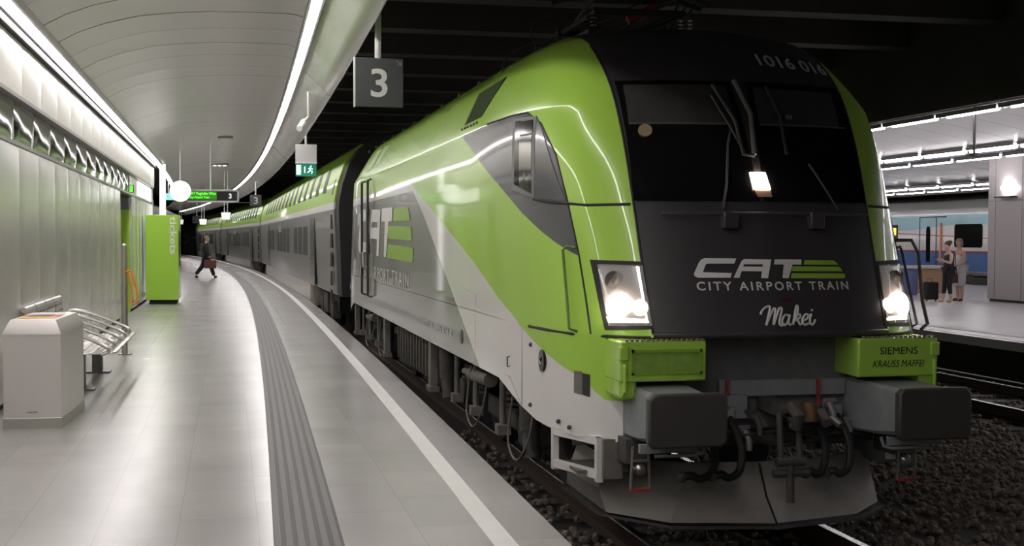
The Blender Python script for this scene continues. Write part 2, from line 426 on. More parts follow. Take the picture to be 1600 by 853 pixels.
row(lamp_module('strip_light', 'white strip light module tucked behind the edge of the opposite canopy', 'strip lights on the opposite canopy edge', 1.9, m_lito, .09, dp=.03, gap=.35), 8.75, 4.41, -4, 60, 1.95, z0)
row(lamp_module('strip_light', 'broad white strip light module in the upper middle row over the opposite platform', 'upper strip lights over the opposite platform', 2.0, m_lito, .12, dp=.07, gap=.14), 14.0, 4.415, 0, 70, 2.12, z0)
row(lamp_module('strip_light', 'thin white strip light module in the lower middle row over the opposite platform', 'lower strip lights over the opposite platform', 2.0, m_lito, .06, dp=.03, gap=.14), 14.12, 4.205, .8, 70, 2.12, z0)
row(lamp_module('strip_light', 'broad white strip light module in the farthest row beside the blue train', 'upper strip lights beside the blue train', 2.2, m_lito, .12, dp=.05, gap=.14), 22.45, 4.225, 4, 84, 2.35, z0)
row(lamp_module('strip_light', 'thin white strip light module in the lower farthest row beside the blue train', 'lower strip lights beside the blue train', 2.2, m_lito, .06, dp=.03, gap=.14), 22.45, 4.06, 5, 84, 2.35, z0)
b = MB(); b.box(14.0, 14.3, -4, 74, 4.285, 4.33); b.box(22.4, 22.7, -4, 90, 4.14, 4.165)
tag(b.build('lighting_duct', mat('duct_grey', (.02, .02, .03), .7)), 'dark duct between the light rows over the opposite platform', 'duct')

# ================================================================ LOCOMOTIVE surface functions
def lerp(t, xs, ys_):
    if t <= xs[0]: return ys_[0]
    for i in range(len(xs)-1):
        if t <= xs[i+1]:
            a = (t-xs[i])/(xs[i+1]-xs[i]); return ys_[i]+(ys_[i+1]-ys_[i])*a
    return ys_[-1]
def smooth(t, xs, ys_):
    n = len(xs)
    if t <= xs[0]: return ys_[0]
    if t >= xs[-1]: return ys_[-1]
    d = [(ys_[i+1]-ys_[i])/(xs[i+1]-xs[i]) for i in range(n-1)]
    m = [d[0]]+[0 if d[i-1]*d[i] <= 0 else 2*d[i-1]*d[i]/(d[i-1]+d[i]) for i in range(1, n-1)]+[d[-1]]
    for i in range(n-1):
        if t <= xs[i+1]:
            h = xs[i+1]-xs[i]; s = (t-xs[i])/h
            return (2*s**3-3*s*s+1)*ys_[i]+(s**3-2*s*s+s)*h*m[i]+(-2*s**3+3*s*s)*ys_[i+1]+(s**3-s*s)*h*m[i+1]
ZF = [0.95, 1.55, 1.63, 2.04, 2.47, 2.91, 3.3, 3.42, 3.79, 3.95, 4.03, 4.08]
YF = [.46, .51, .55, .72, .89, 1.08, 1.32, 1.41, 1.86, 2.35, 2.9, 3.6]
PU = [0, .5, .9, 1.17, 1.32, 1.42, 1.48, 1.5]
PV = [0, .06, .18, .36, .62, 1.05, 1.75, 2.5]
def yf(z): return smooth(z, ZF, YF)
def hw(z): return lerp(z, [0.9, 3.24, 3.30, 3.85, 3.95, 4.03, 4.08], [1.5, 1.5, 1.47, 1.17, 1.02, .75, .25])
def front_y(x, z): return yf(z)+smooth(min(abs(x)/(hw(z)/1.5), 1.5), PU, PV)
def side_x(y, z):
    v = min(y-yf(z), 19.28-y-yf(z)); lo, hi = 0, 1.5
    if v < 0: return 0
    for _ in range(30):
        m = (lo+hi)/2
        if smooth(m, PU, PV) < v: lo = m
        else: hi = m
    return lo*hw(z)/1.5
def fp(x, z, e=.004): return Vector((x, front_y(x, z)-e, z))
def sp(y, z, e=.004, s=-1): return Vector((s*(side_x(y, z)+e), y, z))
def patch(name, quad, fn, m, parent, n=12, mrow=8, e=.004, depth=.02):
    """curved slab following the body surface; quad corners in parameter space: tl,tr,br,bl"""
    P = []; Q = []
    for i in range(mrow+1):
        s = i/mrow; r = []; q = []
        for j in range(n+1):
            t = j/n
            a = [(quad[0][k]*(1-t)+quad[1][k]*t)*(1-s)+(quad[3][k]*(1-t)+quad[2][k]*t)*s for k in (0, 1)]
            r.append(fn(a[0], a[1], e)); q.append(fn(a[0], a[1], e-depth))
        P.append(r); Q.append(q)
    b = MB(); b.grid(P); b.grid(Q)
    rim = lambda G: [G[0][j] for j in range(n+1)]+[G[i][n] for i in range(1, mrow+1)]+[G[mrow][j] for j in range(n-1, -1, -1)]+[G[i][0] for i in range(mrow-1, -1, -1)]
    b.grid([rim(P), rim(Q)])
    return b.build(name, m, parent, angle=50)

# ---- livery material
m_body = mat('livery', GREEN, .3, coat=.42, spec=.3)
nt = m_body.node_tree; X, Y, Z = coords(nt); AX = X.ab()
def lz(a, b_):  # line as N in Y
    k, c = line(a, b_); return Y*k+c
w_lim = (lz((6.885, 2.675), (4.187, 2.005)).mn(lz((4.187, 2.005), (2.019, 1.547)))).mn(2.94).mn(lz((2.019, 1.547), (1.20, 1.37))).mn(lz((1.292, 1.406), (.891, 1.103)).mx(1.09))
whitez = Z.lt(w_lim)
g_lim = lz((7.469, 2.518), (3.856, 1.031)).mn(lz((8.3, 2.80), (7.3, 2.46))).mn(2.82)
greyz = Z.lt(g_lim)
seamy = lz((1.247, 2.099), (1.247, 2.1)) if False else None
# cab dark patch: above a diagonal, below the cornice, behind the curved seam
kd, cd = line((4.856, 3.243), (1.30, 2.115))
diag = Z.gt(Y*kd+cd)
def yz(a, b_):  # y as a line of z
    k = (b_[0]-a[0])/(b_[1]-a[1]); return Z*k+(a[0]-k*a[1])
seam = yz((1.235, 2.09), (1.465, 2.486)).mx(yz((1.465, 2.486), (1.70, 2.86))).mx(yz((1.70, 2.86), (1.96, 3.09))).mx(yz((1.96, 3.09), (2.30, 3.235)))
cabz = diag*Z.lt(3.245)*Y.gt(seam)*Y.lt(5)*AX.gt(1.15)
mlim = ((Z-1.55)*.025+.885).mn(.935)
maskz = AX.lt(mlim)*Z.gt(1.5)
roofz = Z.gt(3.965)
layers(m_body, GREEN, [(whitez, WHITE), (greyz, (.21, .205, .195)), (cabz, (.10, .10, .105)), (maskz.mx(roofz), DARK)])
# the dark mask is less glossy
mr = nt.nodes.new('ShaderNodeMapRange'); nt.links.new(maskz.mx(roofz).s, mr.inputs['Value']); mr.inputs['To Min'].default_value = .27; mr.inputs['To Max'].default_value = .42
nt.links.new(mr.outputs[0], nt.nodes['Principled BSDF'].inputs['Roughness'])
mr = nt.nodes.new('ShaderNodeMapRange'); nt.links.new(maskz.mx(roofz).s, mr.inputs['Value']); mr.inputs['To Min'].default_value = .42; mr.inputs['To Max'].default_value = .03
nt.links.new(mr.outputs[0], nt.nodes['Principled BSDF'].inputs['Coat Weight'])

LOCO = thing('locomotive', 'green, grey and white electric locomotive standing at the platform, headlights on', 'locomotive', (0, 9.6, 0))
# body loft
zl = [1.54, 1.56]+[1.65+i*.09 for i in range(18)]+[3.235, 3.25, 3.30, 3.36]+[3.43+i*.06 for i in range(7)]+[3.85, 3.88, 3.92, 3.95, 3.98, 4.01, 4.03, 4.05, 4.07, 4.08]
us = [i/16*.9 for i in range(16)]+[.9+i/14*.6 for i in range(15)]
P = []
for z in zl:
    f = yf(z); wd = hw(z)/1.5
    half = [(u*wd, f+smooth(u, PU, PV)) for u in us]+[(1.5*wd, yy) for yy in (4.3, 5.5, 7, 9, 9.64)]
    if f+2.5 > 4.3: half = [(u*wd, f+smooth(u, PU, PV)) for u in us]+[(1.5*wd, max(f+2.5, 4.3)+k*.02+ (9.64-7)*k/4) for k in range(5)]
    q = half+[(x, 19.28-y) for x, y in half[::-1]]           # one side, front to rear
    ring = q+[(-x, y) for x, y in q[::-1]][1:-1]
    P.append([(x, y, z) for x, y in ring])
b = MB(); b.grid(P, closed=True); n = len(P[0])
b.add(P[0], [list(range(n))]); b.add(P[-1], [list(range(n))])
body = b.build('body', m_body, LOCO, angle=28, recalc=True)
# skirt shell: follows the outline below the body, cut low at the cab corners
def skirt_bottom(y):
    y = min(y, 19.28-y); return lerp(y, [.7, 1.5, 1.99, 2.93, 3.2], [.80, .81, .84, 1.035, 1.035])
pts = [(u, .51+smooth(u, PU, PV)) for u in [1.07, 1.12, 1.17, 1.22, 1.27, 1.32, 1.37, 1.42, 1.45, 1.48, 1.5]]+[(1.5, yy) for yy in (3.2, 5, 7, 9.64)]
pts = [p for p in pts]+[(1.46, 2.0)]; pts = sorted(pts, key=lambda p: p[1]); pts = [p for p in pts if not (p[0] == 1.46)]
q = pts+[(x, 19.28-y) for x, y in pts[::-1]]
for s, nm in ((-1, 'skirt'), (1, 'skirt')):
    b = MB(); P = []
    for x, y in q:
        f0 = .51
        row_ = []
        for k in range(7):
            z = skirt_bottom(y)+(1.545-skirt_bottom(y))*k/6
            row_.append((s*x, y, z))
        P.append(row_)
    Q = [[(p[0]-s*.05, p[1]+(.03 if p[1] < 1.5 else 0), p[2]) for p in r] for r in P]
    b.grid(P); b.grid(Q); b.grid([[a, c] for a, c in zip([r[0] for r in P], [r[0] for r in Q])]); b.grid([P[0], Q[0]]); b.grid([P[-1], Q[-1]])
    b.build('skirt', m_body, LOCO, angle=30)
def path_tube(name, pts, r, m, parent=LOCO, n=8):
    b = MB(); b.tube(pts, r, n); return b.build(name, m, parent)
# panel seams
for s in (-1, 1):
    path_tube('panel_seam', [fp(s*x, 2.485-.012*abs(x), -.001) for x in (.93, 1.0, 1.08, 1.15, 1.2)]+[sp(y, z, -.001, s) for y, z in ((1.45, 2.485), (1.6, 2.495), (1.8, 2.51), (2.02, 2.535))], .011, m_black)
    path_tube('panel_seam', [sp(y, z, -.003, s) for y, z in ((3.6, 3.25), (2.7, 3.245), (2.3, 3.235), (2.0, 3.12), (1.7, 2.86), (1.465, 2.49), (1.33, 2.25), (1.25, 2.1), (1.12, 1.83), (.985, 1.55))], .009, m_black)
    path_tube('panel_seam', [sp(y, z, -.003, s) for y, z in ((2.02, 1.54), (1.6, 1.54), (1.2, 1.54))]+[fp(s*x, 1.54, -.003) for x in (1.17, 1.1, 1.0, .9)], .012, m_black)
    path_tube('hatch_outline', [sp(y, z, -.004, s) for y, z in ((4.1, 1.58), (4.1, 1.10), (2.6, 1.08), (2.2, .9), (2.2, 1.5), (4.1, 1.58), (4.1, 1.7), (4.9, 1.75))], .006, m_steeld)
    path_tube('grab_rail', [sp(y, z, e, s) for y, z, e in ((1.30, 2.16, .0), (1.34, 2.17, .04), (1.36, 2.14, .05), (1.24, 1.85, .055), (1.13, 1.58, .055), (1.12, 1.56, 0))], .011, mat('rail_green_dark', (.10, .17, .03), .4) if s < 0 else m_dark)
# front dark trim between mask and corner
for s in (-1, 1):
    path_tube('mask_edge', [fp(s*min(.935, .885+(z-1.55)*.025), z, -.004) for z in [1.56+i*.1 for i in range(23)]], .010, m_black)
# bottom lip of mask
path_tube('mask_lip', [fp(x, 1.56, .0) for x in [-.88+i*.11 for i in range(17)]], .022, m_dark)
# windscreens
for s, x0, x1, xb0, xb1 in ((-1, -.90, -.06, -.905, -.02), (1, .065, .90, .02, .905)):
    ws = patch('windscreen', [(x0, 3.42), (x1, 3.42), (xb1, 2.50), (xb0, 2.50)], fp, m_blackg, LOCO, n=16, mrow=20, e=.006)
    patch('sun_blind', [(x0+.05, 3.385), (x1-.05, 3.385), (x1-.05-.03*s, 3.08), (x0+.03, 3.08)] if s < 0 else [(x0+.05, 3.37), (x1-.08, 3.36), (x1-.10, 3.07), (x0+.03, 3.08)], fp, mat('blind', (.17, .165, .155), .7), ws, n=16, mrow=8, e=.013, depth=.004)
    path_tube('blind_bar', [fp(x0+.03+(x1-x0-.08)*i/8, 3.075, .012) for i in range(9)], .007, mat('blind_bar', (.2, .2, .19), .5), ws)
    patch('glass_pane', [(x0, 3.42), (x1, 3.42), (xb1, 2.50), (xb0, 2.50)], fp, m_glass, ws, n=16, mrow=20, e=.022, depth=.005)
# headlamp behind the glass
b = MB(); P = []
c = [(-.065, 2.72), (.055, 2.715), (.075, 2.60), (.06, 2.575), (-.045, 2.575), (-.075, 2.62)]
patch('top_headlight', [(-.062, 2.71), (.052, 2.71), (.075, 2.585), (-.052, 2.585)], fp, m_head, LOCO, 4, 4, e=.03, depth=.04)
patch('headlight_reflector', [(-.052, 2.585), (.075, 2.585), (.08, 2.53), (-.03, 2.53)], fp, mat('lamp_amber', (.35, .22, .16), .4), LOCO, 4, 2, e=.024, depth=.03)
b = MB(); pc = fp(-.77, 3.02, .02)
nv = Vector((-.25, -.9, .45)).normalized(); b.tube([pc-nv*.02, pc+nv*.008], .052, 20); b.build('round_sticker', mat('sticker', (.28, .22, .12), .5), LOCO)
# wipers
for s, x in ((-1, -.05), (1, .5)):
    pass
wp = path_tube('wiper', [fp(-.03, 3.42, .03), fp(.02, 3.15, .05), fp(-.02, 2.84, .05)], .018, mat('wiper_grey', (.15, .14, .125), .5))
path_tube('wiper_arm', [fp(-.21, 3.38, .04), fp(-.12, 3.1, .07), fp(-.10, 2.84, .05), fp(-.02, 2.83, .05)], .014, m_dark, wp)
path_tube('wiper_arm', [fp(-.24, 3.30, .04), fp(-.16, 3.05, .06), fp(-.09, 2.85, .05)], .010, m_dark, wp)
wp = path_tube('wiper', [fp(-.30, 2.44, .02), fp(-.26, 2.62, .05), fp(-.20, 2.92, .05), fp(-.13, 3.1, .05)], .010, m_dark)
wp = path_tube('wiper', [fp(.62, 2.44, .02), fp(.45, 2.72, .05), fp(.42, 2.78, .04)], .010, m_dark)
path_tube('wiper_arm', [fp(.22, 3.38, .03), fp(.26, 3.15, .05), fp(.25, 2.85, .04)], .012, m_dark, wp)
b = MB(); b.ball(fp(.33, 3.14, .05), .03); b.build('wiper_pivot', m_dark, wp)
# hand bar under windscreen
hb = path_tube('front_grab_bar', [fp(x, 2.41-.006*abs(x), .06) for x in [-.75+i*.115 for i in range(15)]], .011, mat('bar_grey', (.12, .12, .12), .3, .6))
for x in (-.27, .40):
    p = fp(x, 2.37, .03); b = MB(); b.box(p.x-.055, p.x+.055, p.y-.05, p.y+.05, p.z-.07, p.z+.05); b.build('bar_bracket', m_dark, hb, bevel=.01)
# headlights
for s in (-1, 1):
    # parameter x*s so both sides share the numbers
    f2 = lambda x, z, e, s=s: fp(s*x, z, e)
    fr = patch('headlight', [(1.215, 2.075), (.895, 2.065), (.875, 1.60), (1.175, 1.585)], f2, m_black, LOCO, 10, 6, e=.006)
    patch('reflector', [(1.17, 2.03), (.92, 2.03), (.905, 1.64), (1.15, 1.635)], f2, mat('reflector_grey', (.20, .18, .17), .25, .5), fr, 8, 6, e=.008, depth=.004)
    for (x, z, r, m_, e) in ((1.09, 1.93, .062, m_dark, .02), (1.075, 1.745, .085, m_head, .03), (.955, 1.745, .05, m_headm, .03)):
        p = f2(x, z, e); nrm = Vector((s*.35, -.93, .1)).normalized()
        b = MB(); b.tube([p+nrm*.006, p-nrm*.02], r, 24); b.tube([p+nrm*.0, p-nrm*.03], [r*1.12, r*1.12], 24)
        o_ = b.build('lamp', m_, fr)
    b = MB(); P = f2(1.09, 1.93, .03); b.tube([P, P+Vector((0, -.01, 0))], .028, 16); b.build('lamp_centre', mat('bulb_dull', (.12, .11, .10), .2), fr)
    patch('reflector_bar', [(1.16, 1.675), (.91, 1.665), (.905, 1.642), (1.15, 1.637)], f2, m_headm, fr, 8, 2, e=.014, depth=.004)  # bar glows to stand in for lamp light spread in the reflector
    patch('reflector_bar', [(.945, 2.03), (.925, 2.03), (.908, 1.65), (.92, 1.65)], f2, m_chrome, fr, 2, 6, e=.014, depth=.004)
    patch('lens', [(1.185, 2.045), (.91, 2.04), (.893, 1.625), (1.16, 1.615)], f2, m_lens, fr, 10, 6, e=.04, depth=.004)
# cab side windows
for s in (-1, 1):
    f2 = lambda y, z, e, s=s: sp(y, z, e, s)
    cw = patch('cab_side_window', [(2.64, 3.215), (2.10, 3.19), (2.00, 2.54), (2.60, 2.63)], f2, mat('frame_grey', (.14, .14, .14), .4), LOCO, 8, 8, e=.006)
    patch('window_opening', [(2.55, 3.185), (2.42, 3.18), (2.36, 2.64), (2.52, 2.67)], f2, m_blackg, cw, 4, 6, e=.010, depth=.004)
    patch('sliding_pane', [(2.42, 3.05), (2.14, 3.04), (2.05, 2.58), (2.37, 2.64)], f2, mat('pane_mirror', (.5, .5, .48), .05, .9), cw, 6, 6, e=.011, depth=.005)
    patch('window_blind', [(2.42, 3.17), (2.15, 3.165), (2.13, 3.06), (2.42, 3.065)], f2, m_blackg, cw, 6, 3, e=.011, depth=.005)
    patch('side_deflector', [(2.09, 3.18), (1.98, 3.09), (1.49, 2.51), (1.99, 2.535)], f2, mat('deflector', (.11, .11, .115), .15, coat=.5), LOCO, 6, 6, e=.006)
# cornice grille panel on roof shoulder
def shoulder(y, z, e, s=-1): return Vector((s*(hw(z)+e), y, z))
for s in (-1, 1):
    f2 = lambda y, z, e, s=s: shoulder(y, z, e, s)
    gr = patch('roof_vent', [(5.2, 3.70), (3.95, 3.72), (4.15, 3.37), (5.0, 3.36)], f2, mat('vent_dark', (.03, .045, .015), .8, spec=.05), LOCO, 6, 8, e=.006)
    for k in range(6):
        b = MB(); p = shoulder(5.0-k*.16, 3.315, .004, s); b.ball(p, .014, 8); b.build('bolt', m_textb, gr)
    for k in range(10):
        y = 5.9+k*1.25
        b = MB(); p = Vector((s*1.12, y, 3.86)); b.tube([p, p+Vector((0, 0, .05))], .02, 8); b.build('roof_bolt', m_underl, LOCO)
# grooves on rear shoulder
for s in (-1, 1):
    for y0 in (12.9, 13.9):
        patch('roof_vent', [(y0+.7, 3.72), (y0, 3.72), (y0, 3.36), (y0+.7, 3.36)], lambda y, z, e, s=s: shoulder(y, z, e, s), mat('vent_green', (.14, .25, .03), .5), LOCO, 3, 6, e=.006)
    # door handrails at the rear cab
    for y in (14.15, 13.2):
        path_tube('door_handrail', [(s*1.5, y, 3.18), (s*1.56, y, 3.16), (s*1.56, y, 1.3), (s*1.5, y, 1.28)], .022, mat('handrail_dark', (.04, .035, .03), .4))
    b = MB(); b.box(s*1.49, s*1.506, 13.35, 14.0, 1.32, 3.1); b.build('cab_door', m_body, LOCO)
    path_tube('door_handle', [(s*1.51, 13.95, 2.0), (s*1.56, 13.95, 1.98), (s*1.56, 13.9, 1.75), (s*1.51, 13.9, 1.72)], .03, m_steeld)
    # round fillers
    for y, z in ((4.83, 1.25), (1.68, 1.30), (17.3, 1.3)):
        p = sp(y, z, .004, s); b = MB()
        b.tube([p-Vector((s*.02, 0, 0)), p+Vector((s*.004, 0, 0))], .085 if y < 2 else .07, 20); o_ = b.build('filler_cap', m_blackg, LOCO)
        if y < 2:
            b = MB(); b.tube([p+Vector((s*.004, 0, .03)), p+Vector((s*.012, .02, 0)), p+Vector((s*.004, 0, -.03))], .008, 6); b.build('cap_handle', m_steeld, o_)
    for y, z in ((1.95, 1.40), (1.95, .93), (1.35, .88), (1.18, .86)):
        p = sp(y, z, .002, s); b = MB(); b.ball(p, .018, 8); b.build('panel_bolt', m_under, LOCO)
    p0 = [sp(y, z, .0, s) for y, z in ((2.6, 1.25), (2.6, 1.17))]
    path_tube('hatch_handle', [p0[0], p0[0]+Vector((s*.02, 0, 0)), p0[1]+Vector((s*.02, 0, 0)), p0[1]], .006, m_under)
    # hand hole in the corner
    patch('hand_hole', [(1.325, 1.27), (1.255, 1.26), (1.255, 1.10), (1.325, 1.12)], lambda x, z, e, s=s: Vector((s*x, .51+smooth(x, PU, PV)-e, z)), mat('hole_dark', (.03, .03, .03), .7), LOCO, 5, 5, e=.006, depth=.05)
    patch('hand_hole_lighter_half', [(1.328, 1.275), (1.292, 1.275), (1.292, 1.11), (1.328, 1.115)], lambda x, z, e, s=s: Vector((s*x, .51+smooth(x, PU, PV)-e, z)), m_underl, LOCO, 5, 5, e=.009, depth=.05)  # lighter grey patch over the outer half of the hole's inside
# ---- lettering on the front
def lf(px, py):   # logo crop pixels to the nose surface
    x = -.561+((1060+px/5.517)-1085)*.00488; z = 1.962-((380+py/5.517)-432)*.00446
    return x, z
LOGO_W = [[(490, 130), (235, 127), (205, 140), (185, 165), (235, 185), (250, 175), (467, 175)], [(185, 165), (135, 260), (137, 285), (208, 245), (235, 185)],
          [(137, 285), (165, 297), (420, 297), (437, 257), (215, 250), (208, 245)],
          [(445, 297), (530, 150), (555, 135), (548, 180), (535, 200), (495, 298)], [(555, 135), (775, 140), (760, 182), (548, 180)], [(700, 180), (762, 180), (725, 302), (668, 300)],
          [(535, 200), (697, 202), (684, 242), (518, 240)], [(805, 138), (1048, 140), (1040, 185), (793, 182)], [(880, 182), (960, 185), (905, 303), (850, 300)]]
LOGO_G = [[(1075, 145), (1340, 148), (1365, 160), (1385, 188), (1060, 185)], [(955, 198), (1395, 205), (1418, 245), (940, 241)], [(940, 258), (1432, 265), (1434, 298), (1420, 308), (925, 303)]]
def logo(parent, fn, name='logo'):
    for L, m_, nm in ((LOGO_W, m_text, 'logo_lettering'), (LOGO_G, m_tgreen, 'logo_bars')):
        b = MB()
        for poly in L:
            b.add([fn(*p) for p in poly], [list(range(len(poly)))])
        b.build(nm, m_, parent, recalc=False)
logo(LOCO, lambda px, py: fp(*lf(px, py), .009))
put_text('lettering', 'CITY AIRPORT TRAIN', .082, lambda u, v: fp(-.556+u, 1.868+v, .007), m_text, LOCO, width=1.155, spacing=1.35, bold=.0015)
# handwritten name
def stroke(pts, r):
    out = []; n = len(pts)
    for i in range(n-1):
        p0, p1, p2, p3 = [Vector(pts[max(0, min(n-1, k))]) for k in (i-1, i, i+1, i+2)]
        for k in range(5):
            t = k/5; out.append(.5*((2*p1)+(p2-p0)*t+(2*p0-5*p1+4*p2-p3)*t*t+(3*p1-3*p2+p3-p0)*t**3))
    out.append(Vector(pts[-1])); return out
b = MB()
for s_ in ([(625, 612), (635, 585), (665, 555), (700, 542), (705, 560), (685, 620), (655, 702)], [(655, 702), (690, 635), (728, 572), (745, 560), (744, 585), (712, 700)], [(712, 700), (745, 632), (780, 565), (798, 556), (800, 580), (768, 660), (764, 695), (780, 706), (800, 690)],
           [(852, 622), (828, 615), (800, 642), (786, 680), (800, 702), (828, 688), (855, 640), (864, 618), (845, 670), (850, 699), (880, 690)],
           [(880, 702), (905, 630), (935, 548), (948, 545), (940, 590), (905, 665)], [(900, 668), (930, 622), (955, 614), (952, 640), (912, 662), (930, 668), (942, 699), (970, 688)],
           [(978, 666), (1015, 650), (1030, 622), (1008, 614), (978, 645), (968, 680), (985, 703), (1022, 690)], [(1058, 612), (1036, 668), (1040, 698), (1060, 700), (1086, 662)], [(1066, 584), (1074, 576)]):
    pts = stroke([tuple(p) for p in s_], 0)
    b.tube([fp(*lf(p[0], p[1]), .004) for p in pts], .0085, 6)
b.build('handwritten_name', m_text, LOCO)
b = MB(); x, z = lf(845, 487); p = fp(x, z, .006); b.box(p.x-.05, p.x+.05, p.y-.002, p.y+.004, p.z-.012, p.z+.012); b.build('red_badge', mat('badge', (.06, .012, .015), .5), LOCO)
put_text('lettering', '1016 016', .15, lambda u, v: fp(.265+u, 3.575-u*.07+v*.95, .010), m_text, LOCO, width=.65, bold=.003)
# side lettering (left side of the engine); text runs towards the camera
def sl_(px, py): return (15.3-(px-135)/1300*7.0, 1.92+(308-py)/181*.80)
logo(LOCO, lambda px, py: sp(*sl_(px, py), .006))
put_text('lettering', 'CITY AIRPORT TRAIN', .30, lambda u, v: sp(15.0-u, 1.58+v*.95, .006), m_text, LOCO, width=6.3, spacing=1.3)
put_text('lettering', '91 81 1016 016-8', .10, lambda u, v: sp(7.25-u, 1.21+v, .006), m_text, LOCO, width=1.85)
# ---- pilot / front lower
b = MB(); b.box(-1.08, 1.08, .86, 1.25, .86, 1.55); b.build('headstock', mat('headstock_grey', (.13, .13, .135), .6, noise=(8, .3)), LOCO, bevel=.01)
b = MB(); b.box(-.35, .62, .80, .87, 1.10, 1.22); b.box(-.36, -.16, .74, .80, .95, 1.12); b.build('coupler_plate', m_grey, LOCO, bevel=.008)
b = MB(); b.box(-.9, .9, .90, 1.3, .74, .90); b.build('beam', m_under, LOCO, bevel=.01)
for x in (-.30, .40):
    b = MB(); b.box(x-.012, x+.014, .78, .80, 1.02, 1.22); b.build('red_stripe', m_red, LOCO)
b = MB(); b.box(.66, .69, .76, .80, 1.08, 1.23); b.build('white_stripe', m_text, LOCO)
for s in (-1, 1):
    # bumper boxes
    b = MB()
    b.box(s*.565, s*1.18, .50, .90, 1.255, 1.53) if s > 0 else b.box(-1.18, -.565, .50, .90, 1.255, 1.53)
    bx = b.build('bumper_box', m_green, LOCO, bevel=.012)
    lo, hi = sorted((s*1.05, s*1.175))
    b = MB(); b.box(lo, hi, .52, .92, 1.13, 1.5); b.build('corner_block', m_green, bx, bevel=.03)
    lo, hi = sorted((s*1.03, s*1.10))
    b = MB(); b.box(*sorted((s*1.12, s*1.19)), .485, .54, 1.40, 1.50); b.build('step_lug', m_green, bx, bevel=.01)
    b = MB(); b.tube([(s*1.15, .52, 1.17), (s*1.15, .49, 1.19), (s*1.15, .49, 1.36), (s*1.15, .52, 1.38)], .014, 8); b.build('grab_iron', m_green, bx)
    if s < 0:
        b = MB()
        for (x0, x1, z0_, z1_) in ((-1.10, -.60, 1.455, 1.475), (-1.10, -.60, 1.305, 1.32), (-1.10, -1.085, 1.305, 1.475), (-.615, -.60, 1.305, 1.475)): b.box(x0, x1, .488, .502, z0_, z1_)
        b.build('panel_frame', mat('green_frame', (.22, .38, .035), .4), bx)
        b = MB(); b.box(-1.085, -.615, .494, .503, 1.32, 1.455); b.build('panel_face', mat('green_dirty', (.20, .33, .05), .5, noise=(12, .3)), bx)
    else:
        put_text('lettering', 'SIEMENS', .075, lambda u, v: Vector((.73+u, .495, 1.415+v)), m_textb, bx, width=.29)
        put_text('lettering', 'KRAUSS MAFFEI', .07, lambda u, v: Vector((.675+u, .495, 1.325+v)), m_textb, bx, width=.40, shear=.25)
    # toothed strip on top
    b = MB()
    for k in range(16): x = s*(.6+k*.036); b.box(min(x, x+.018), max(x, x+.018), .50, .52, 1.53, 1.545)
    b.build('tread_teeth', m_underl, bx)
    # buffers
    c = s*.875
    b = MB()
    R4 = lambda x, y, z, w_, h_, r_: [(x-w_+r_, y, z-h_), (x+w_-r_, y, z-h_), (x+w_, y, z-h_+r_), (x+w_, y, z+h_-r_), (x+w_-r_, y, z+h_), (x-w_+r_, y, z+h_), (x-w_, y, z+h_-r_), (x-w_, y, z-h_+r_)]
    cx = c-s*(-.0)
    A = R4(s*.84, .88, 1.035, .225, .19, .02); B2 = R4(s*.87, .42, 1.04, .20, .175, .02); C2 = R4(s*.87, .16, 1.05, .19, .16, .03)
    b.grid([A, B2, C2], closed=True); b.add(C2, [list(range(8))])
    bf = b.build('buffer', mat('buffer_housing', (.22, .235, .24), .55, noise=(7, .3)), LOCO, angle=30)
    b = MB(); b.tube([(c, .2, 1.05), (c, .03, 1.05)], .10, 20); b.build('buffer_stem', m_steeld, bf)
    b = MB(); P = R4(c, .05, 1.055, .268, .175, .035); Q = R4(c, .0, 1.055, .268, .175, .035); R5 = R4(c, -.012, 1.055, .255, .162, .03)
    b.grid([P, Q, R5], closed=True); b.add(P, [list(range(8))]); b.add(R5, [list(range(8))]); b.build('buffer_head', mat('buffer_black', (.05, .046, .043), .5, noise=(5, .2)), bf, angle=30)
    for zz in (.95, 1.16):
        for xx in (-.2, .2):
            b = MB(); b.ball((c+xx, .14, zz), .022, 8); b.build('bolt', m_grey, bf)
    b = MB(); b.box(*sorted((s*.70, s*1.10)), .30, .34, .80, .86); b.tube([(s*.64, .3, .86), (s*.66, .3, .80), (s*.72, .3, .78), (s*1.0, .3, .78)], .012, 8); b.build('buffer_bracket', m_grey, bf)
    # step frame below the corner
    f3 = lambda x, e=0: Vector((s*x, .51+smooth(x, PU, PV)-e, 0))
    sf = MB(); yy_ = [(1.235, .895), (1.28, 1.05), (1.33, 1.2), (1.38, 1.33), (1.41, 1.45)]
    def bar(z0_, z1_, pp):
        a = [(s*x, y, z0_) for x, y in pp]; c_ = [(s*x, y, z1_) for x, y in pp]; d_ = [(s*(x-.05), y, z1_) for x, y in pp]; e_ = [(s*(x-.05), y, z0_) for x, y in pp]
        sf.grid([[p, q_, r_, t_, p] for p, q_, r_, t_ in zip(a, c_, d_, e_)])
    bar(.53, .585, yy_); bar(.77, .83, yy_)
    for (x, y) in ((1.235, .90), (1.41, 1.47)): sf.box(*sorted((s*x, s*(x-.045))), y-.03, y+.03, .51, .82)
    st = sf.build('step_frame', m_white, LOCO)
    b = MB(); b.box(*sorted((s*1.0, s*1.34)), 1.0, 1.45, .555, .575); b.build('step_tread', m_underl, st)
    b = MB(); b.box(*sorted((s*.98, s*1.02)), .95, 1.5, .56, .80); b.box(*sorted((s*1.0, s*1.28)), 1.35, 1.38, .70, .79); b.build('step_back', m_grey, st)
    b = MB(); b.box(*sorted((s*1.06, s*1.20)), .82, .86, .54, .82); b.build('corner_plate', m_underl, LOCO)
    # little bracket with red foot
    b = MB(); x = s*1.0
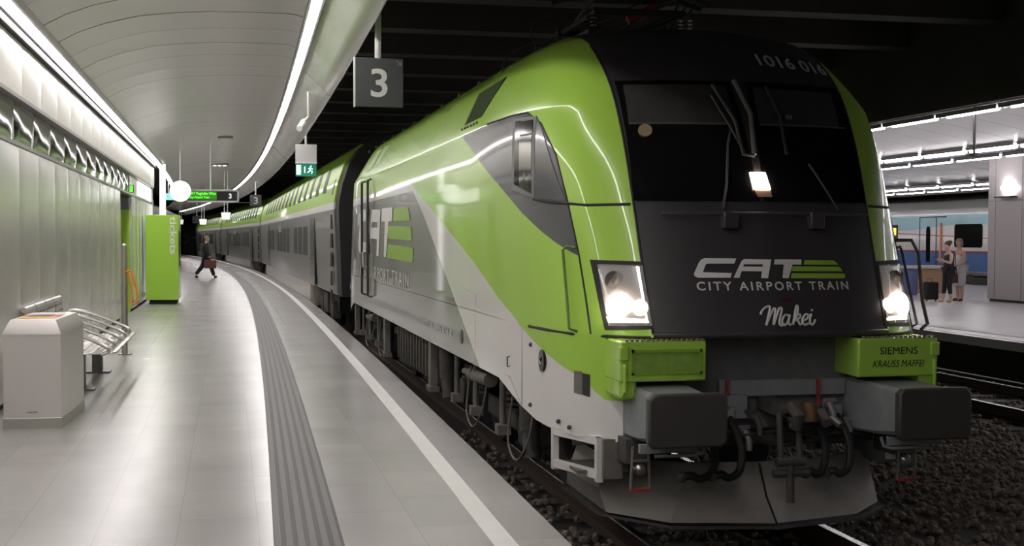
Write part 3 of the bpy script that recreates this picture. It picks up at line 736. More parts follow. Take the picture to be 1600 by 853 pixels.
    b.tube([(x-.055, .60, .80), (x-.07, .60, .50)], .012, 8); b.tube([(x+.055, .60, .80), (x+.07, .60, .50)], .012, 8); b.tube([(x-.06, .60, .70), (x+.06, .60, .70)], .012, 8)
    br = b.build('bracket', m_underl, LOCO); b = MB(); b.box(x-.07, x+.07, .58, .62, .49, .51); b.build('bracket_foot', m_red, br)
    b = MB(); b.ball((x, .63, .64), .05, 12); b.build('sensor', m_steel, br)
    b = MB(); b.box(x-.10, x+.06, .62, .9, .68, .85); b.build('bracket_mount', m_under, LOCO)
# right rear-view rail
path_tube('corner_handrail', [(1.28, 1.32, 2.22), (1.40, 1.28, 2.22), (1.46, 1.28, 2.12), (1.50, 1.28, 1.75), (1.50, 1.2, 1.58), (1.42, 1.15, 1.54)], .014, m_dark)
# snow plough
pl = []
top = [(-1.12, 1.75, .66), (-1.05, 1.25, .62), (-.55, 1.02, .60), (0, .92, .60), (.55, 1.02, .60), (1.0, 1.25, .62), (1.05, 1.5, .66)]
mid = [(-1.18, 1.85, .42), (-1.12, 1.22, .40), (-.62, .92, .38), (0, .78, .38), (.60, .90, .38), (1.03, 1.15, .40), (1.08, 1.5, .42)]
bot = [(-1.12, 2.1, .27), (-1.08, 1.15, .235), (-.72, .76, .225), (0, .60, .225), (.70, .76, .23), (1.02, 1.05, .25), (1.05, 1.4, .27)]
b = MB(); b.grid([top, mid, bot]); b.grid([[Vector(p)+Vector((0, .04, 0)) for p in r] for r in (bot, mid, top)]); b.grid([bot, [Vector(p)+Vector((0, .04, 0)) for p in bot]])
pw = b.build('snow_plough', mat('plough_grey', (.30, .285, .265), .6, noise=(4, .35)), LOCO, angle=20)
b = MB(); b.tube([(.0, .905, .60), (-.0, .765, .38), (0, .585, .23)], .008, 6); b.build('plough_seam', m_black, pw)
b = MB(); b.grid([[(-1.2, 2.1, .27), (-1.15, 1.15, .235), (-.74, .70, .215), (0, .54, .215), (.74, .70, .22), (1.1, 1.0, .25), (1.12, 1.4, .27)], [(-1.2, 2.1, .25), (-1.15, 1.15, .215), (-.74, .70, .195), (0, .54, .195), (.74, .70, .20), (1.1, 1.0, .23), (1.12, 1.4, .25)],
        [(-1.0, 2.1, .25), (-1.0, 1.3, .215), (-.6, .95, .195), (0, .8, .195), (.6, .95, .20), (.95, 1.2, .23), (.95, 1.4, .25)]]); b.build('plough_lip', m_under, pw)
# hook, coupling, hoses
b = MB(); b.box(-.05, .05, .42, .85, 1.0, 1.10); b.tube([(0, .45, 1.05), (0, .32, 1.08), (0, .24, 1.03), (0, .27, .95), (0, .36, .95)], [.05, .05, .045, .035, .02], 10)
b.build('draw_hook', m_under, LOCO, bevel=.005)
b = MB(); b.tube([(-.07, .40, 1.03), (-.07, .37, .70)], .022, 8); b.tube([(.07, .40, 1.03), (.07, .37, .70)], .022, 8); b.tube([(-.1, .37, .70), (.1, .37, .70)], .035, 10); b.tube([(0, .37, .72), (0, .36, .42)], .028, 10)
b.tube([(-.12, .38, .62), (.14, .38, .62)], .03, 8); b.build('screw_coupling', m_under, LOCO)
def hose(pts, r=.028, m=m_rubber, nm='brake_hose'):
    b = MB(); b.tube(stroke(pts, 0), r, 10); return b.build(nm, m, LOCO)
for x, dx in ((-.50, -.16), (-.30, -.14), (.33, -.10), (.52, -.12)):
    h = hose([(x, .78, .98), (x+.01, .66, .90), (x+.03, .58, .76), (x, .54, .62), (x+dx*.6, .52, .575), (x+dx, .52, .60), (x+dx*1.4, .54, .585)])
    b = MB(); b.ball((x+dx*1.4, .54, .585), .04, 10); b.build('hose_coupling', m_under, h)
    b = MB(); b.box(x-.04, x+.04, .72, .80, .95, 1.04); b.build('hose_valve', m_grey, h, bevel=.008)
b = MB(); b.tube([(.21, .80, 1.04), (.21, .50, 1.04)], .035, 14); b.tube([(.21, .52, 1.08), (.21, .49, .95)], .048, 14); b.build('brake_valve', mat('valve_ochre', (.14, .07, .025), .6), LOCO)
b = MB(); b.tube([(.38, .70, .99), (.38, .60, .92)], .04, 10); b.tube([(.46, .70, .95), (.50, .62, .90)], .03, 10); b.build('socket', m_steeld, LOCO)
b = MB(); b.tube([(.72, .70, 1.0), (.76, .60, .92)], .05, 10); b.box(.66, .80, .72, .80, .92, 1.06); b.build('socket', m_steeld, LOCO)
for k, (x, z_, r_, l_) in enumerate(((-.42, .90, .03, .16), (-.20, .86, .025, .2), (.30, .84, .03, .14), (.60, .90, .035, .12), (-.14, .97, .02, .25), (.46, 1.04, .028, .15), (-.36, 1.0, .02, .12))):
    b = MB(); b.tube([(x, .86, z_), (x, .86-l_, z_), (x+.01, .84-l_, z_-.05), (x+.01, .84-l_, z_-.12)], r_, 10)
    b.tube([(x, .86-l_*.5, z_), (x, .84-l_*.5, z_)], r_*1.5, 8); b.box(x-.05, x+.05, .72, .735, z_+.02, z_+.045); b.build('air_cock', m_steeld if k % 2 else m_under, LOCO)
for k, (x0, x1, z_) in enumerate(((-.45, .6, .90), (-.2, .75, .82), (.1, .8, .87))):
    path_tube('cable', stroke([(x0, .78, z_+.05), (x0+.2, .66, z_-.05), ((x0+x1)/2, .62, z_-.02), (x1-.1, .68, z_-.04), (x1, .8, z_+.05)], 0), .014, m_rubber)
# ---- roof gear: pantograph base, insulators
pg = thing  # (all parts belong to the engine)
b = MB(); b.box(-.55, .55, 3.6, 5.6, 4.05, 4.14); b.box(-.7, .7, 8, 16, 4.02, 4.10); b.build('roof_equipment_base', m_black, LOCO)
for y in (3.8, 5.2, 14.0, 15.5):
    for x in (-.45, .45):
        b = MB()
        for k in range(6): b.tube([(x, y, 4.10+k*.035), (x, y, 4.118+k*.035)], [.07, .05], 12)
        b.tube([(x, y, 4.06), (x, y, 4.33)], .03, 8); b.build('insulator', mat('insulator_brown', (.06, .03, .025), .3), LOCO)
b = MB()
for x in (-.4, .4):
    b.tube([(x, 3.8, 4.34), (x*.9, 5.6, 4.36)], .03, 8); b.tube([(x*.6, 5.6, 4.38), (x*.9, 4.2, 4.50), (x, 3.9, 4.48)], .02, 8)
b.tube([(-.75, 3.95, 4.46), (-.55, 3.9, 4.53), (.55, 3.9, 4.53), (.75, 3.95, 4.46)], .022, 8); b.tube([(-.75, 4.2, 4.46), (-.55, 4.2, 4.53), (.55, 4.2, 4.53), (.75, 4.2, 4.46)], .022, 8)
b.tube([(-.45, 3.8, 4.34), (.45, 3.8, 4.34)], .03, 8); b.tube([(-.45, 5.2, 4.34), (.45, 5.2, 4.34)], .03, 8)
b.build('pantograph', m_black, LOCO)
b = MB(); b.tube([(.10, 4.5, 4.38), (.46, 4.5, 4.56)], .045, 12); b.build('red_insulator', mat('insulator_red', (.25, .02, .02), .4), LOCO)
b = MB()
for k in range(3): b.tube([(.5+k*.07, 4.6, 4.30), (.72+k*.09, 4.6, 4.66)], .014, 6)
b.build('roof_conductor', m_under, LOCO)
b = MB(); ring = [(-.62+.14*cos(a), 5.0, 4.30+.14*sin(a)) for a in [i/20*2*pi for i in range(21)]]; b.tube(ring, .009, 6); b.tube([(-.74, 5, 4.05), (-.70, 5, 4.18)], .015, 6)
b.build('roof_coil', m_rubber, LOCO)
b = MB(); b.tube(stroke([(-.42, 8.2, 4.06), (-.38, 8.1, 4.45), (-.2, 7.6, 4.58), (.1, 6.6, 4.56), (.4, 5, 4.66)], 0), .013, 6); b.build('roof_cable', m_rubber, LOCO)
# ---- running gear
m_wheel = mat('wheel_steel', (.10, .095, .09), .5, .4)
def bogie(parent, yc, wb, R, xo=0, m_=m_under, side=(-1, 1), ax=None):
    fr = MB()
    for s in side:
        fr.box(*sorted((xo+s*.98, xo+s*1.12)), yc-wb/2-.6, yc+wb/2+.6, .62, .80); fr.box(*sorted((xo+s*.98, xo+s*1.12)), yc-.7, yc+.7, .42, .80)
        for yy in (yc-wb/2, yc+wb/2):
            fr.box(*sorted((xo+s*1.0, xo+s*1.22)), yy-.2, yy+.2, .42, .70); fr.tube([(xo+s*1.05, yy, .55), (xo+s*1.26, yy, .55)], .15, 16)
    bo = fr.build('bogie', m_, parent, bevel=.01)
    for yy in (yc-wb/2, yc+wb/2):
        for s in side:
            b = MB(); b.tube([(xo+s*.69, yy, R), (xo+s*.72, yy, R), (xo+s*.72, yy, R), (xo+s*.83, yy, R)], [R+.03, R+.03, R, R], 32); b.tube([(xo+s*.82, yy, R), (xo+s*.86, yy, R)], [R*.55, R*.35], 24)
            b.build('wheel', m_wheel, bo)
    return bo
for yc in (4.69, 14.59):
    bo = bogie(LOCO, yc, 3.0, .575)
    for s in (-1, 1):
        for yy in (yc-2.1, yc+2.1):
            b = MB(); b.tube([(s*1.30, yy, .40), (s*1.30, yy+.12, .98)], .075, 14); b.tube([(s*1.30, yy+.06, .62), (s*1.30, yy+.12, 1.0)], .09, 14); b.build('damper', m_under, bo)
        b = MB(); b.tube([(s*1.33, yc-.5, .88), (s*1.33, yc+.45, .84)], .07, 14); b.tube([(s*1.33, yc+.45, .84), (s*1.33, yc+.9, .83)], .035, 10); b.build('yaw_damper', m_underl, bo)
        for yy in (yc-1.2, yc+.1, yc+1.2):
            b = MB(); b.tube([(s*1.36, yy, 1.03), (s*1.36, yy+.02, .52)], .03, 8); b.box(*sorted((s*1.30, s*1.42)), yy-.07, yy+.07, .47, .56); b.build('hanger', m_underl, bo)
        for k in range(2):
            b = MB(); y_ = yc-1.75+k*2.0; b.tube(stroke([(s*1.38, y_, .95), (s*1.42, y_+.05, .5), (s*1.40, y_-.2, .36), (s*1.36, y_-.45, .55), (s*1.30, y_-.4, .8)], 0), .010, 6); b.build('cable', m_underl, bo)
        for yy in (yc-.7, yc+.7):
            b = MB()
            for k in range(7): b.tube([(s*1.12, yy, .62+k*.05), (s*1.12, yy, .645+k*.05)], [.12, .12], 14)
            b.build('coil_spring', m_under, bo)
b = MB(); b.box(-1.25, 1.25, 7.6, 11.8, .42, 1.0); o_ = b.build('transformer_box', m_under, LOCO, bevel=.02)
b = MB()
for k in range(14): b.box(-1.29, -1.25, 7.8+k*.28, 7.87+k*.28, .45, .95)
b.build('box_ribs', m_underl, o_)
for y in (7.35, 11.95, 16.6):
    b = MB(); b.box(-1.44, -1.36, y-.10, y+.10, .45, 1.03); b.box(-1.46, -1.34, y-.14, y+.14, .42, .48); b.build('bracket', m_underl, LOCO)
b = MB(); b.box(-1.05, 1.05, 1.3, 18, .95, 1.5); b.build('underframe', m_black, LOCO)

# ================================================================ COACHES
m_coach = mat('coach_livery_reflection', GREEN, .38, coat=.12, spec=.25)
nt = m_coach.node_tree; X, Y, Z = coords(nt)
layers(m_coach, (.32, .55, .055), [(Z.lt(3.02), WHITE), (Z.lt(2.86), (.20, .195, .185)), (Z.lt(1.0), (.42, .39, .35)), (Z.gt(4.30), DARK)])  # lowest beige band is a platform reflection put into the paint colour
m_cwin = mat('coach_window', (.025, .035, .015), .45, spec=.1); m_cwinl = mat('coach_window_lower', (.085, .085, .08), .2, spec=.3)
CP = [(1.38, .0), (1.43, .25), (1.45, .6), (1.45, 2.9), (1.43, 3.1), (1.36, 3.45), (1.22, 3.85), (1.0, 4.18), (.7, 4.42), (.35, 4.55), (0, 4.6)]
def cx(z): return lerp(z, [0, .6, 2.9, 3.1, 3.45, 3.85, 4.18, 4.42], [1.38, 1.45, 1.45, 1.43, 1.36, 1.22, 1.0, .7])
def coach(label, p0, p1, nose=False):
    p0 = Vector(p0); p1 = Vector(p1); d = (p1-p0); L = d.length; ang = atan2(d.x, d.y)
    t = thing('passenger_coach', label, 'train coach', (0, 0, 0), 'double-deck coaches of the train')
    def ring(y, bot, k=1, lean=0):
        half = [(x*k, max(z, bot)) for x, z in CP if True]
        half = [(half[0][0], bot)]+[h for h in half if h[1] > bot+.01]
        return half
    def seg(y0, y1, bot):
        h = ring(0, bot); h2 = h+[(-x, z) for x, z in h[::-1]][1:]
        ny = 6
        b.grid([[(x, y0+(y1-y0)*i/ny, z) for x, z in h2+[h2[0]]] for i in range(ny+1)])
        for yy in (y0, y1): b.add([(x, yy, z) for x, z in h2], [list(range(len(h2)))])
    b = MB(); e = L*.17
    seg(0, e, .98); seg(e, L-e, .42); seg(L-e, L-(2.2 if nose else 0), .98)
    if nose:
        h = ring(0, .98); h2 = h+[(-x, z) for x, z in h[::-1]][1:]
        h2 = h2+[h2[0]]
        b.grid([[(x, L-2.2, z) for x, z in h2], [(x*.97, L-1.2-(z-1)*.25, z) for x, z in h2], [(x*.85, L-.3-(z-1)*.5, z) for x, z in h2], [(x*.2, L-(z-1)*.5, z) for x, z in h2]])
    b.build('body', m_coach, t, angle=25)
    # dark end frames
    for y0, y1 in ((-.75, -.02),) if not nose else ((-.75, -.02),):
        b = MB(); h = ring(0, 1.0, .975); h2 = h+[(-x, z) for x, z in h[::-1]][1:]
        b.grid([[(x, yy, z-.04) for x, z in h2+[h2[0]]] for yy in (y0, y1)]); b.add([(x, y0, z-.04) for x, z in h2], [list(range(len(h2)))])
        b.build('gangway', m_black, t, angle=25)
    # windows
    cs = lambda y, z, e_=.006, s=-1: Vector((s*(cx(z)+e_), y, z))
    for s in (-1,):
        nwin = 15
        for k in range(nwin):
            y = 2.5+k*(L-6)/nwin
            patch('upper_window', [(y+1.25, 3.93), (y+.55, 3.93), (y, 3.30), (y+.9, 3.30)], lambda a, z, e_, s=s: cs(a, z, e_, s), m_cwin, t, 2, 6, e=.008)
        for k in range(12):
            y = e+1+k*(L-2*e-2)/12
            if k in (3, 8): continue
            patch('lower_window', [(y+1.5, 2.55), (y, 2.55), (y, 1.75), (y+1.5, 1.75)], lambda a, z, e_, s=s: cs(a, z, e_, s), m_cwinl, t, 2, 3, e=.005)
        for yd in (e*.78, L-e*1.5):
            patch('door', [(yd+1.3, 2.75), (yd, 2.75), (yd, 1.0), (yd+1.3, 1.0)], lambda a, z, e_, s=s: cs(a, z, e_, s), m_cwinl, t, 2, 3, e=.006)
        for k in range(5):
            patch('side_slot', [(.75, 2.75-k*.42), (.4, 2.75-k*.42), (.4, 2.43-k*.42), (.75, 2.43-k*.42)], lambda a, z, e_, s=s: cs(a, z, e_, s), m_black, t, 1, 2, e=.006)
        patch('side_slot', [(.95, 3.55), (.55, 3.55), (.55, 3.2), (.95, 3.2)], lambda a, z, e_, s=s: cs(a, z, e_, s), mat('slot_green', (.12, .2, .03), .5), t, 1, 2, e=.006)
        patch('destination_display', [(L*.52+1.6, 2.72), (L*.52, 2.72), (L*.52, 2.45), (L*.52+1.6, 2.45)], lambda a, z, e_, s=s: cs(a, z, e_, s), mat('display_pale', (.35, .35, .30), .4), t, 2, 2, e=.01)
    for yc in (e*.52, L-e*.52):
        b = MB(); b.box(-1.2, 1.2, yc-2.2, yc+2.2, .5, .95); o2 = b.build('bogie', m_black, t)
        for yy in (yc-1.25, yc+1.25):
            b = MB(); b.tube([(-.86, yy, .46), (-.72, yy, .46)], .46, 24); b.tube([(-1.25, yy, .5), (-1.1, yy, .5)], .17, 14); b.build('wheel', m_wheel, o2)
        b = MB(); b.box(-1.3, -1.12, yc-1.7, yc-1.0, .35, .75); b.box(-1.3, -1.12, yc+1.0, yc+1.7, .35, .75); b.box(-1.32, -1.15, yc-.5, yc+.5, .42, .9); b.build('axle_boxes', m_under, o2)
    t.location = p0; t.rotation_euler = (0, 0, -ang)
    return t
coach('double-deck coach coupled directly behind the green locomotive', (-.05, 21.0, 0), (-.74, 59.6, 0))
coach('double-deck coach in the middle of the train', (-.78, 60.6, 0), (-2.87, 93.6, 0))
coach('farthest double-deck coach with a sloping cab end', (-2.95, 94.6, 0), (-5.7, 126, 0), nose=True)

# ================================================================ PLATFORM FURNITURE
def R(o, a): return o
# recycling bin
t = thing('litter_bin', 'brushed steel waste bin with coloured recycling lids, nearest on the left', 'bin', (-5.42, 4.7, .55))
m_bin = mat('bin_steel', (.70, .66, .64), .34, .45, bump=(3, .03)); m_bin2 = mat('bin_plinth', (.42, .42, .38), .45, .5)
B = [(-5.69, 4.08), (-5.20, 4.06), (-5.14, 5.35), (-5.66, 5.38)]
def inset(P, k):
    cx_ = sum(p[0] for p in P)/4; cy_ = sum(p[1] for p in P)/4; return [(cx_+(p[0]-cx_)*(1-k), cy_+(p[1]-cy_)*(1-k*.35)) for p in P]
b = MB(); b.grid([[(x, y, z) for x, y in PP] for PP, z in ((inset(B, .02), .64), (inset(B, .02), 1.37))], closed=True); b.add([(x, y, .64) for x, y in B], [(0, 1, 2, 3)]); b.build('body', m_bin, t)
b = MB(); b.grid([[(x, y, z) for x, y in PP] for PP, z in ((B, .55), (B, .64), (inset(B, .02), .645))], closed=True); b.build('plinth', m_bin2, t)
b = MB(); b.grid([[(x, y, z) for x, y in PP] for PP, z in ((B, 1.37), (B, 1.385), (inset(B, .22), 1.50))], closed=True)
b.add([(x, y, 1.50) for x, y in inset(B, .22)], [(0, 1, 2, 3)]); b.build('top', m_bin, t)
tp = inset(B, .26)
cols = [(.75, .55, .05), (.55, .04, .05), (.45, .10, .20), (.75, .72, .70)]
for k, cc in enumerate(cols):
    y0 = 4.35+k*.18; wx = (-5.60, -5.27)
    b = MB(); b.box(wx[0]+.002*k, wx[1], y0, y0+.15, 1.497, 1.506); f_ = b.build('lid_label', mat('lid_%d' % k, cc, .4), t)
    if k in (1, 2):
        b = MB(); b.box(-5.54, -5.34, y0+.04, y0+.11, 1.503, 1.5075); b.build('slot', m_blackg, f_)
b = MB(); b.box(-5.49, -5.40, 4.068, 4.075, .69, .70); b.build('name_plate', m_steeld, t)
# bench
m_slat = mat('bench_wire', (.62, .60, .58), .3, .8)
t = thing('bench', 'steel wire-mesh bench with curved armrests behind the waste bin', 'bench', (-5.4, 7.8, .55))
b = MB(); b.box(-5.42, -5.30, 6.95, 7.07, .55, .97); b.box(-5.42, -5.30, 8.9, 9.02, .55, .97); b.box(-5.5, -5.2, 6.9, 7.12, .55, .57); b.box(-5.5, -5.2, 8.85, 9.07, .55, .57); b.build('pedestal', mat('pedestal', (.15, .15, .15), .4, .5), t)
b = MB(); b.tube([(-5.36, 6.4, .95), (-5.36, 9.4, .95)], .035, 8); b.build('beam', m_steeld, t)
for k in range(4):
    y0 = 6.4+k*.75; b = MB()
    xs = [-5.74, -5.60, -5.47, -5.34, -5.21, -5.08, -4.97]
    for i, x in enumerate(xs): 
        z = 1.0+.012*(abs(i-3)/3)**2
        b.box(x, x+.045, y0+.02, y0+.70, z-.01, z+.006)
    for j in range(6):
        y = y0+.03+j*.13; b.box(-5.75, -4.93, y, y+.03, .99, 1.0)
    b.build('seat', m_slat, t, bevel=.004)
    b = MB()
    for z, x in ((1.12, -5.76), (1.20, -5.78), (1.28, -5.80), (1.36, -5.82), (1.43, -5.83)): b.box(x-.012, x+.012, y0+.02, y0+.70, z-.022, z+.022)
    for j in range(4): y = y0+.05+j*.2; b.tube([(-5.75, y, 1.0), (-5.80, y, 1.25), (-5.84, y, 1.46)], .010, 6)
    b.tube([(-5.85, y0+.02, 1.465), (-5.85, y0+.70, 1.465)], .03, 10); b.build('backrest', m_slat, t)
for k in range(5):
    y = 6.40+k*.74; b = MB(); b.tube(stroke([(-5.74, y, 1.30), (-5.62, y, 1.30), (-5.35, y, 1.22), (-5.08, y, 1.10), (-5.0, y, 1.03), (-5.08, y, .99)], 0), .02, 10); b.build('armrest', m_steel, t)
# post with orange strap
t = thing('steel_post', 'slim round steel post standing on the platform in front of the recess', 'post', (-5.22, 11.46, .55))
b = MB(); b.tube([(-5.22, 11.46, .55), (-5.22, 11.46, 2.10)], .042, 18); b.ball((-5.22, 11.46, 2.10), .042, 14); b.build('post', m_steel, t)
b = MB(); b.tube([(-5.22, 11.46, .55), (-5.22, 11.46, .565)], .10, 20); b.build('foot_plate', m_steeld, t)
b = MB(); b.tube([(-5.22, 11.46, 1.73), (-5.22, 11.46, 1.75)], .047, 16)
loop = stroke([(-5.19, 11.44, 1.74), (-5.13, 11.44, 1.75), (-5.10, 11.44, 1.68), (-5.05, 11.44, 1.48), (-5.03, 11.44, 1.36), (-5.08, 11.44, 1.28), (-5.14, 11.44, 1.30), (-5.11, 11.44, 1.45), (-5.14, 11.44, 1.65), (-5.17, 11.44, 1.73)], 0)
b.tube(loop, .016, 8); tag(b.build('orange_strap', mat('strap_orange', (.75, .28, .04), .5)), 'orange strap looped over the slim steel post', 'strap')
# ticket machine
t = thing('ticket_machine', 'tall bright green ticket machine with white vertical lettering beside the wall', 'ticket machine', (-5.4, 26.4, .55))
m_tk = mat('ticket_green', (.40, .72, .06), .3, coat=.4)
b = MB(); b.box(-5.80, -5.00, 26.0, 27.6, .66, 2.80); b.build('cabinet', m_tk, t, bevel=.008)
b = MB(); b.box(-5.72, -5.06, 26.08, 27.5, .55, .66); b.build('plinth', m_black, t)
b = MB(); b.box(-5.70, -5.62, 25.99, 26.0, .55, .60); b.build('foot', m_black, t)
put_text('lettering', 'tickets', .27, lambda u, v: Vector((-5.20+v*.85, 25.992, 2.76-u)), mat('tk_white', (.85, .9, .8), .5), t, width=.95, bold=.006)
b = MB(); b.box(-5.0, -4.995, 26.3, 27.3, 1.5, 2.4); b.build('screen', m_blackg, t)
# green wing panel in the recess
b = MB(); b.box(-6.6, -5.93, 22.48, 22.58, .55, 2.85)
o = b.build('green_panel', m_tk); tag(o, 'bright green upright panel inside the wall recess left of the ticket machine', 'panel')
# waste bin-like dark thing beyond ticket machine
b = MB(); b.prism([(-.25, 0), (.25, 0), (.2, .95), (-.2, .95)], lambda u, v: (-6.05+u, 47, .55+v), (0, .5, 0)); b.prism([(-.22, .95), (.22, .95), (.16, 1.05), (-.16, 1.05)], lambda u, v: (-6.05+u, 47, .55+v), (0, .5, 0))
tag(b.build('litter_bin', m_dark, bevel=.02), 'small dark bin far behind the green ticket machine', 'bin')

# hanging things
m_pole = mat('pole_white', (.62, .62, .60), .35, .2); m_sign = mat('sign_grey', (.055, .058, .06), .5)
def pole(x, y, z0_, z1_, t, r=.025, nm='pole'):
    b = MB(); b.tube([(x, y, z0_), (x, y, z1_)], r, 12); return b.build(nm, m_pole, t)
t = thing('platform_sign', 'large grey platform sign with a white number 3, hanging nearest the camera', 'sign', (-2.175, 6.13, 4.2))
b = MB(); b.box(-2.43, -1.915, 6.10, 6.16, 3.635, 4.155); pn = b.build('sign_panel', m_sign, t, bevel=.006)
b = MB(); b.box(-2.445, -2.43, 6.095, 6.165, 3.63, 4.16); b.build('sign_edge', m_pole, t)
pole(-2.185, 6.13, 4.15, 5.19, t, .034)
put_text('lettering', '3', .42, lambda u, v: Vector((-2.265+u*1.05, 6.094, 3.745+v)), m_text, pn, width=.17, bold=.006)
put_text('lettering', '\u2198', .10, lambda u, v: Vector((-2.0+u, 6.094, 4.08+v)), mat('tiny_mark', (.25, .25, .25), .5), pn)
# exit sign box
def exit_box(x, y, z, sc, label, ptop=5.0):
    t = thing('exit_sign', label, 'exit sign', (x, y, z)); w_ = .225*sc
    b = MB(); b.box(x-w_, x+w_, y-.10, y, z+.05*sc, z+.43*sc); b.build('white_box', m_pole, t, bevel=.005)
    b = MB(); b.box(x-w_, x+w_, y-.13, y+.02, z+.02*sc, z+.06*sc); b.build('ledge', mat('ledge_white', (.8, .8, .8), .4), t)
    b = MB(); b.box(x-w_*.97, x+w_*.97, y-.09, y-.02, z-.25*sc, z+.02*sc); g = b.build('lit_panel', mat('exit_green', (.01, .16, .10), .4, emit=(.01, .22, .13), es=.5), t)
    b = MB(); b.box(x-w_*.93, x-w_*.50, y-.094, y-.089, z-.22*sc, z-.01*sc); b.box(x-w_*.2, x-w_*.08, y-.094, y-.089, z-.18*sc, z-.04*sc)
    fx = lambda u, v: (x+(.10+u)*sc, y-.092, z+(-.12+v)*sc)
    b.tube([fx(-.01, .06), fx(-.02, .0)], .02*sc, 6); b.tube([fx(-.02, 0), fx(.03, -.03), fx(.01, -.08)], .013*sc, 6); b.tube([fx(-.02, 0), fx(-.05, -.04), fx(-.08, -.05)], .013*sc, 6); b.tube([fx(-.01, .05), fx(.04, .02)], .011*sc, 6); b.tube([fx(-.01, .05), fx(-.06, .03)], .011*sc, 6); b.ball(fx(.0, .085), .018*sc, 8)
    b.build('running_figure', mat('exit_white', (.7, .9, .85), .5, emit=(.7, 1, .9), es=.8), g)
    pole(x, y+.03, z+.1*sc, ptop, t, .028)
exit_box(-2.13, 20.45, 3.80, 1.0, 'white box with green lit emergency exit sign hanging over the platform edge', 5.19)
t = thing('platform_sign', 'small distant grey platform sign with number 3, near the coaches', 'sign', (-2.63, 48.2, 4))
b = MB(); b.box(-2.88, -2.40, 48.17, 48.23, 3.58, 4.05); pn = b.build('sign_panel', m_sign, t)
put_text('lettering', '3', .40, lambda u, v: Vector((-2.72+u, 48.16, 3.67+v)), m_text, pn, width=.17)
pole(-2.64, 48.2, 4.05, 5.19, t, .035)
# clock and train board
t = thing('clock', 'round white lit station clock hanging left of the departure board', 'clock', (-4.93, 25.7, 3.4))
b = MB(); b.tube([(-4.93, 25.6, 3.385), (-4.93, 25.8, 3.385)], .27, 36); b.build('case', m_steeld, t)
b = MB(); b.tube([(-4.93, 25.585, 3.385), (-4.93, 25.61, 3.385)], .255, 36); fc = b.build('dial', mat('dial_glow', (1, 1, 1), .5, emit=(1, 1, .97), es=2.0), t)
b = MB(); b.box(-4.937, -4.923, 25.578, 25.583, 3.38, 3.56); b.prism([(0, 0), (.012, -.01), (.13, .06), (.12, .075)], lambda u, v: (-4.93+u, 25.578, 3.385+v), (0, .005, 0)); b.build('hand', mat('hand_pale', (.6, .6, .6), .5), fc)
pole(-4.93, 25.7, 3.62, 4.80, t, .02)
t = thing('departure_board', 'hanging train display with green lettering and the number 3 beside the clock', 'display', (-4.17, 26, 3.3))
b = MB()
for (x0, x1, z0_, z1_) in ((-4.80, -3.50, 3.40, 3.45), (-4.80, -3.50, 3.12, 3.165), (-4.80, -4.76, 3.12, 3.45), (-3.545, -3.50, 3.12, 3.45)): b.box(x0, x1, 25.88, 26.1, z0_, z1_)
b.build('frame', m_pole, t, bevel=.01)
b = MB(); b.box(-4.77, -3.54, 25.90, 26.08, 3.16, 3.41); sc_ = b.build('screen', mat('screen_black', (.004, .006, .004), .3), t)
m_led = mat('led_green', (.05, .3, .02), .5, emit=(.15, 1, .05), es=1.3)
b = MB(); b.box(-4.75, -4.05, 25.893, 25.899, 3.19, 3.39); b.build('lit_field', mat('led_field', (.01, .05, .005), .5, emit=(.05, .4, .02), es=.5), sc_)
put_text('lettering', 'CAT Flughafen Wien', .10, lambda u, v: Vector((-4.73+u, 25.888, 3.31+v)), m_led, sc_, width=.66, bold=.002)
put_text('lettering', 'City Airport Train', .075, lambda u, v: Vector((-4.73+u, 25.888, 3.225+v)), m_led, sc_, width=.50, bold=.002)
put_text('lettering', '3', .17, lambda u, v: Vector((-3.76+u, 25.888, 3.225+v)), mat('led_white', (.6, .7, .6), .5, emit=(.8, .9, .8), es=.8), sc_, bold=.004)
pole(-4.2, 26.0, 3.45, 4.82, t, .02)
# far hanging emergency lamps
def em_lamp(x, y, z, label, w_=.18, g=None):
    t = thing('emergency_lamp', label, 'lamp', (x, y, z), g)
    b = MB(); b.prism([(-w_*.8, -.16), (w_*.8, -.16), (w_, .1), (-w_, .1)], lambda u, v: (x+u, y, z+v), (0, .2, 0)); b.build('shade', mat('lamp_box', (.8, .8, .8), .5, emit=(1, 1, .97), es=.7), t)
    for d_ in (-.06, .06): pole(x+d_, y+.1, z+.1, 4.82, t, .02)
em_lamp(-3.86, 43.3, 3.10, 'small white lamp on twin rods under the right end of the departure board')
em_lamp(-5.01, 58.9, 3.06, 'small white lamp on twin rods above the head of the walking man')
em_lamp(-6.48, 69.5, 3.17, 'small white lamp at the dark end of the platform above the ticket machine')
t = thing('platform_sign', 'tiny dark sign on a pole, farthest along the platform', 'sign', (-5.43, 64, 3.2))
b = MB(); b.box(-5.65, -5.2, 64, 64.05, 3.0, 3.4); b.build('sign_panel', m_sign, t); pole(-5.43, 64.03, 3.4, 4.82, t, .03)
# teal exit signs
for (x, y, z, w_, lb) in ((-6.02, 43.8, 3.80, .25, 'small teal lit sign under the ceiling, just left of the clock'), (-6.2, 34.5, 3.33, .13, 'small teal lit sign above the wall beside the bright column')):
    t = thing('exit_sign', lb, 'exit sign', (x, y, z)); b = MB(); b.box(x-w_, x+w_, y, y+.06, z-w_*.5, z+w_*.5); b.build('lit_panel', mat('teal', (.1, .5, .4), .5, emit=(.12, .7, .55), es=1.0), t); pole(x, y+.03, z+w_*.4, 4.8, t, .015)
    b = MB(); b.prism([(-.6, .0), (.2, .35), (.2, -.35)], lambda u, v: (x+u*w_*.6, y-.004, z+v*w_), (0, .004, 0)); b.build('arrow', m_text, t)
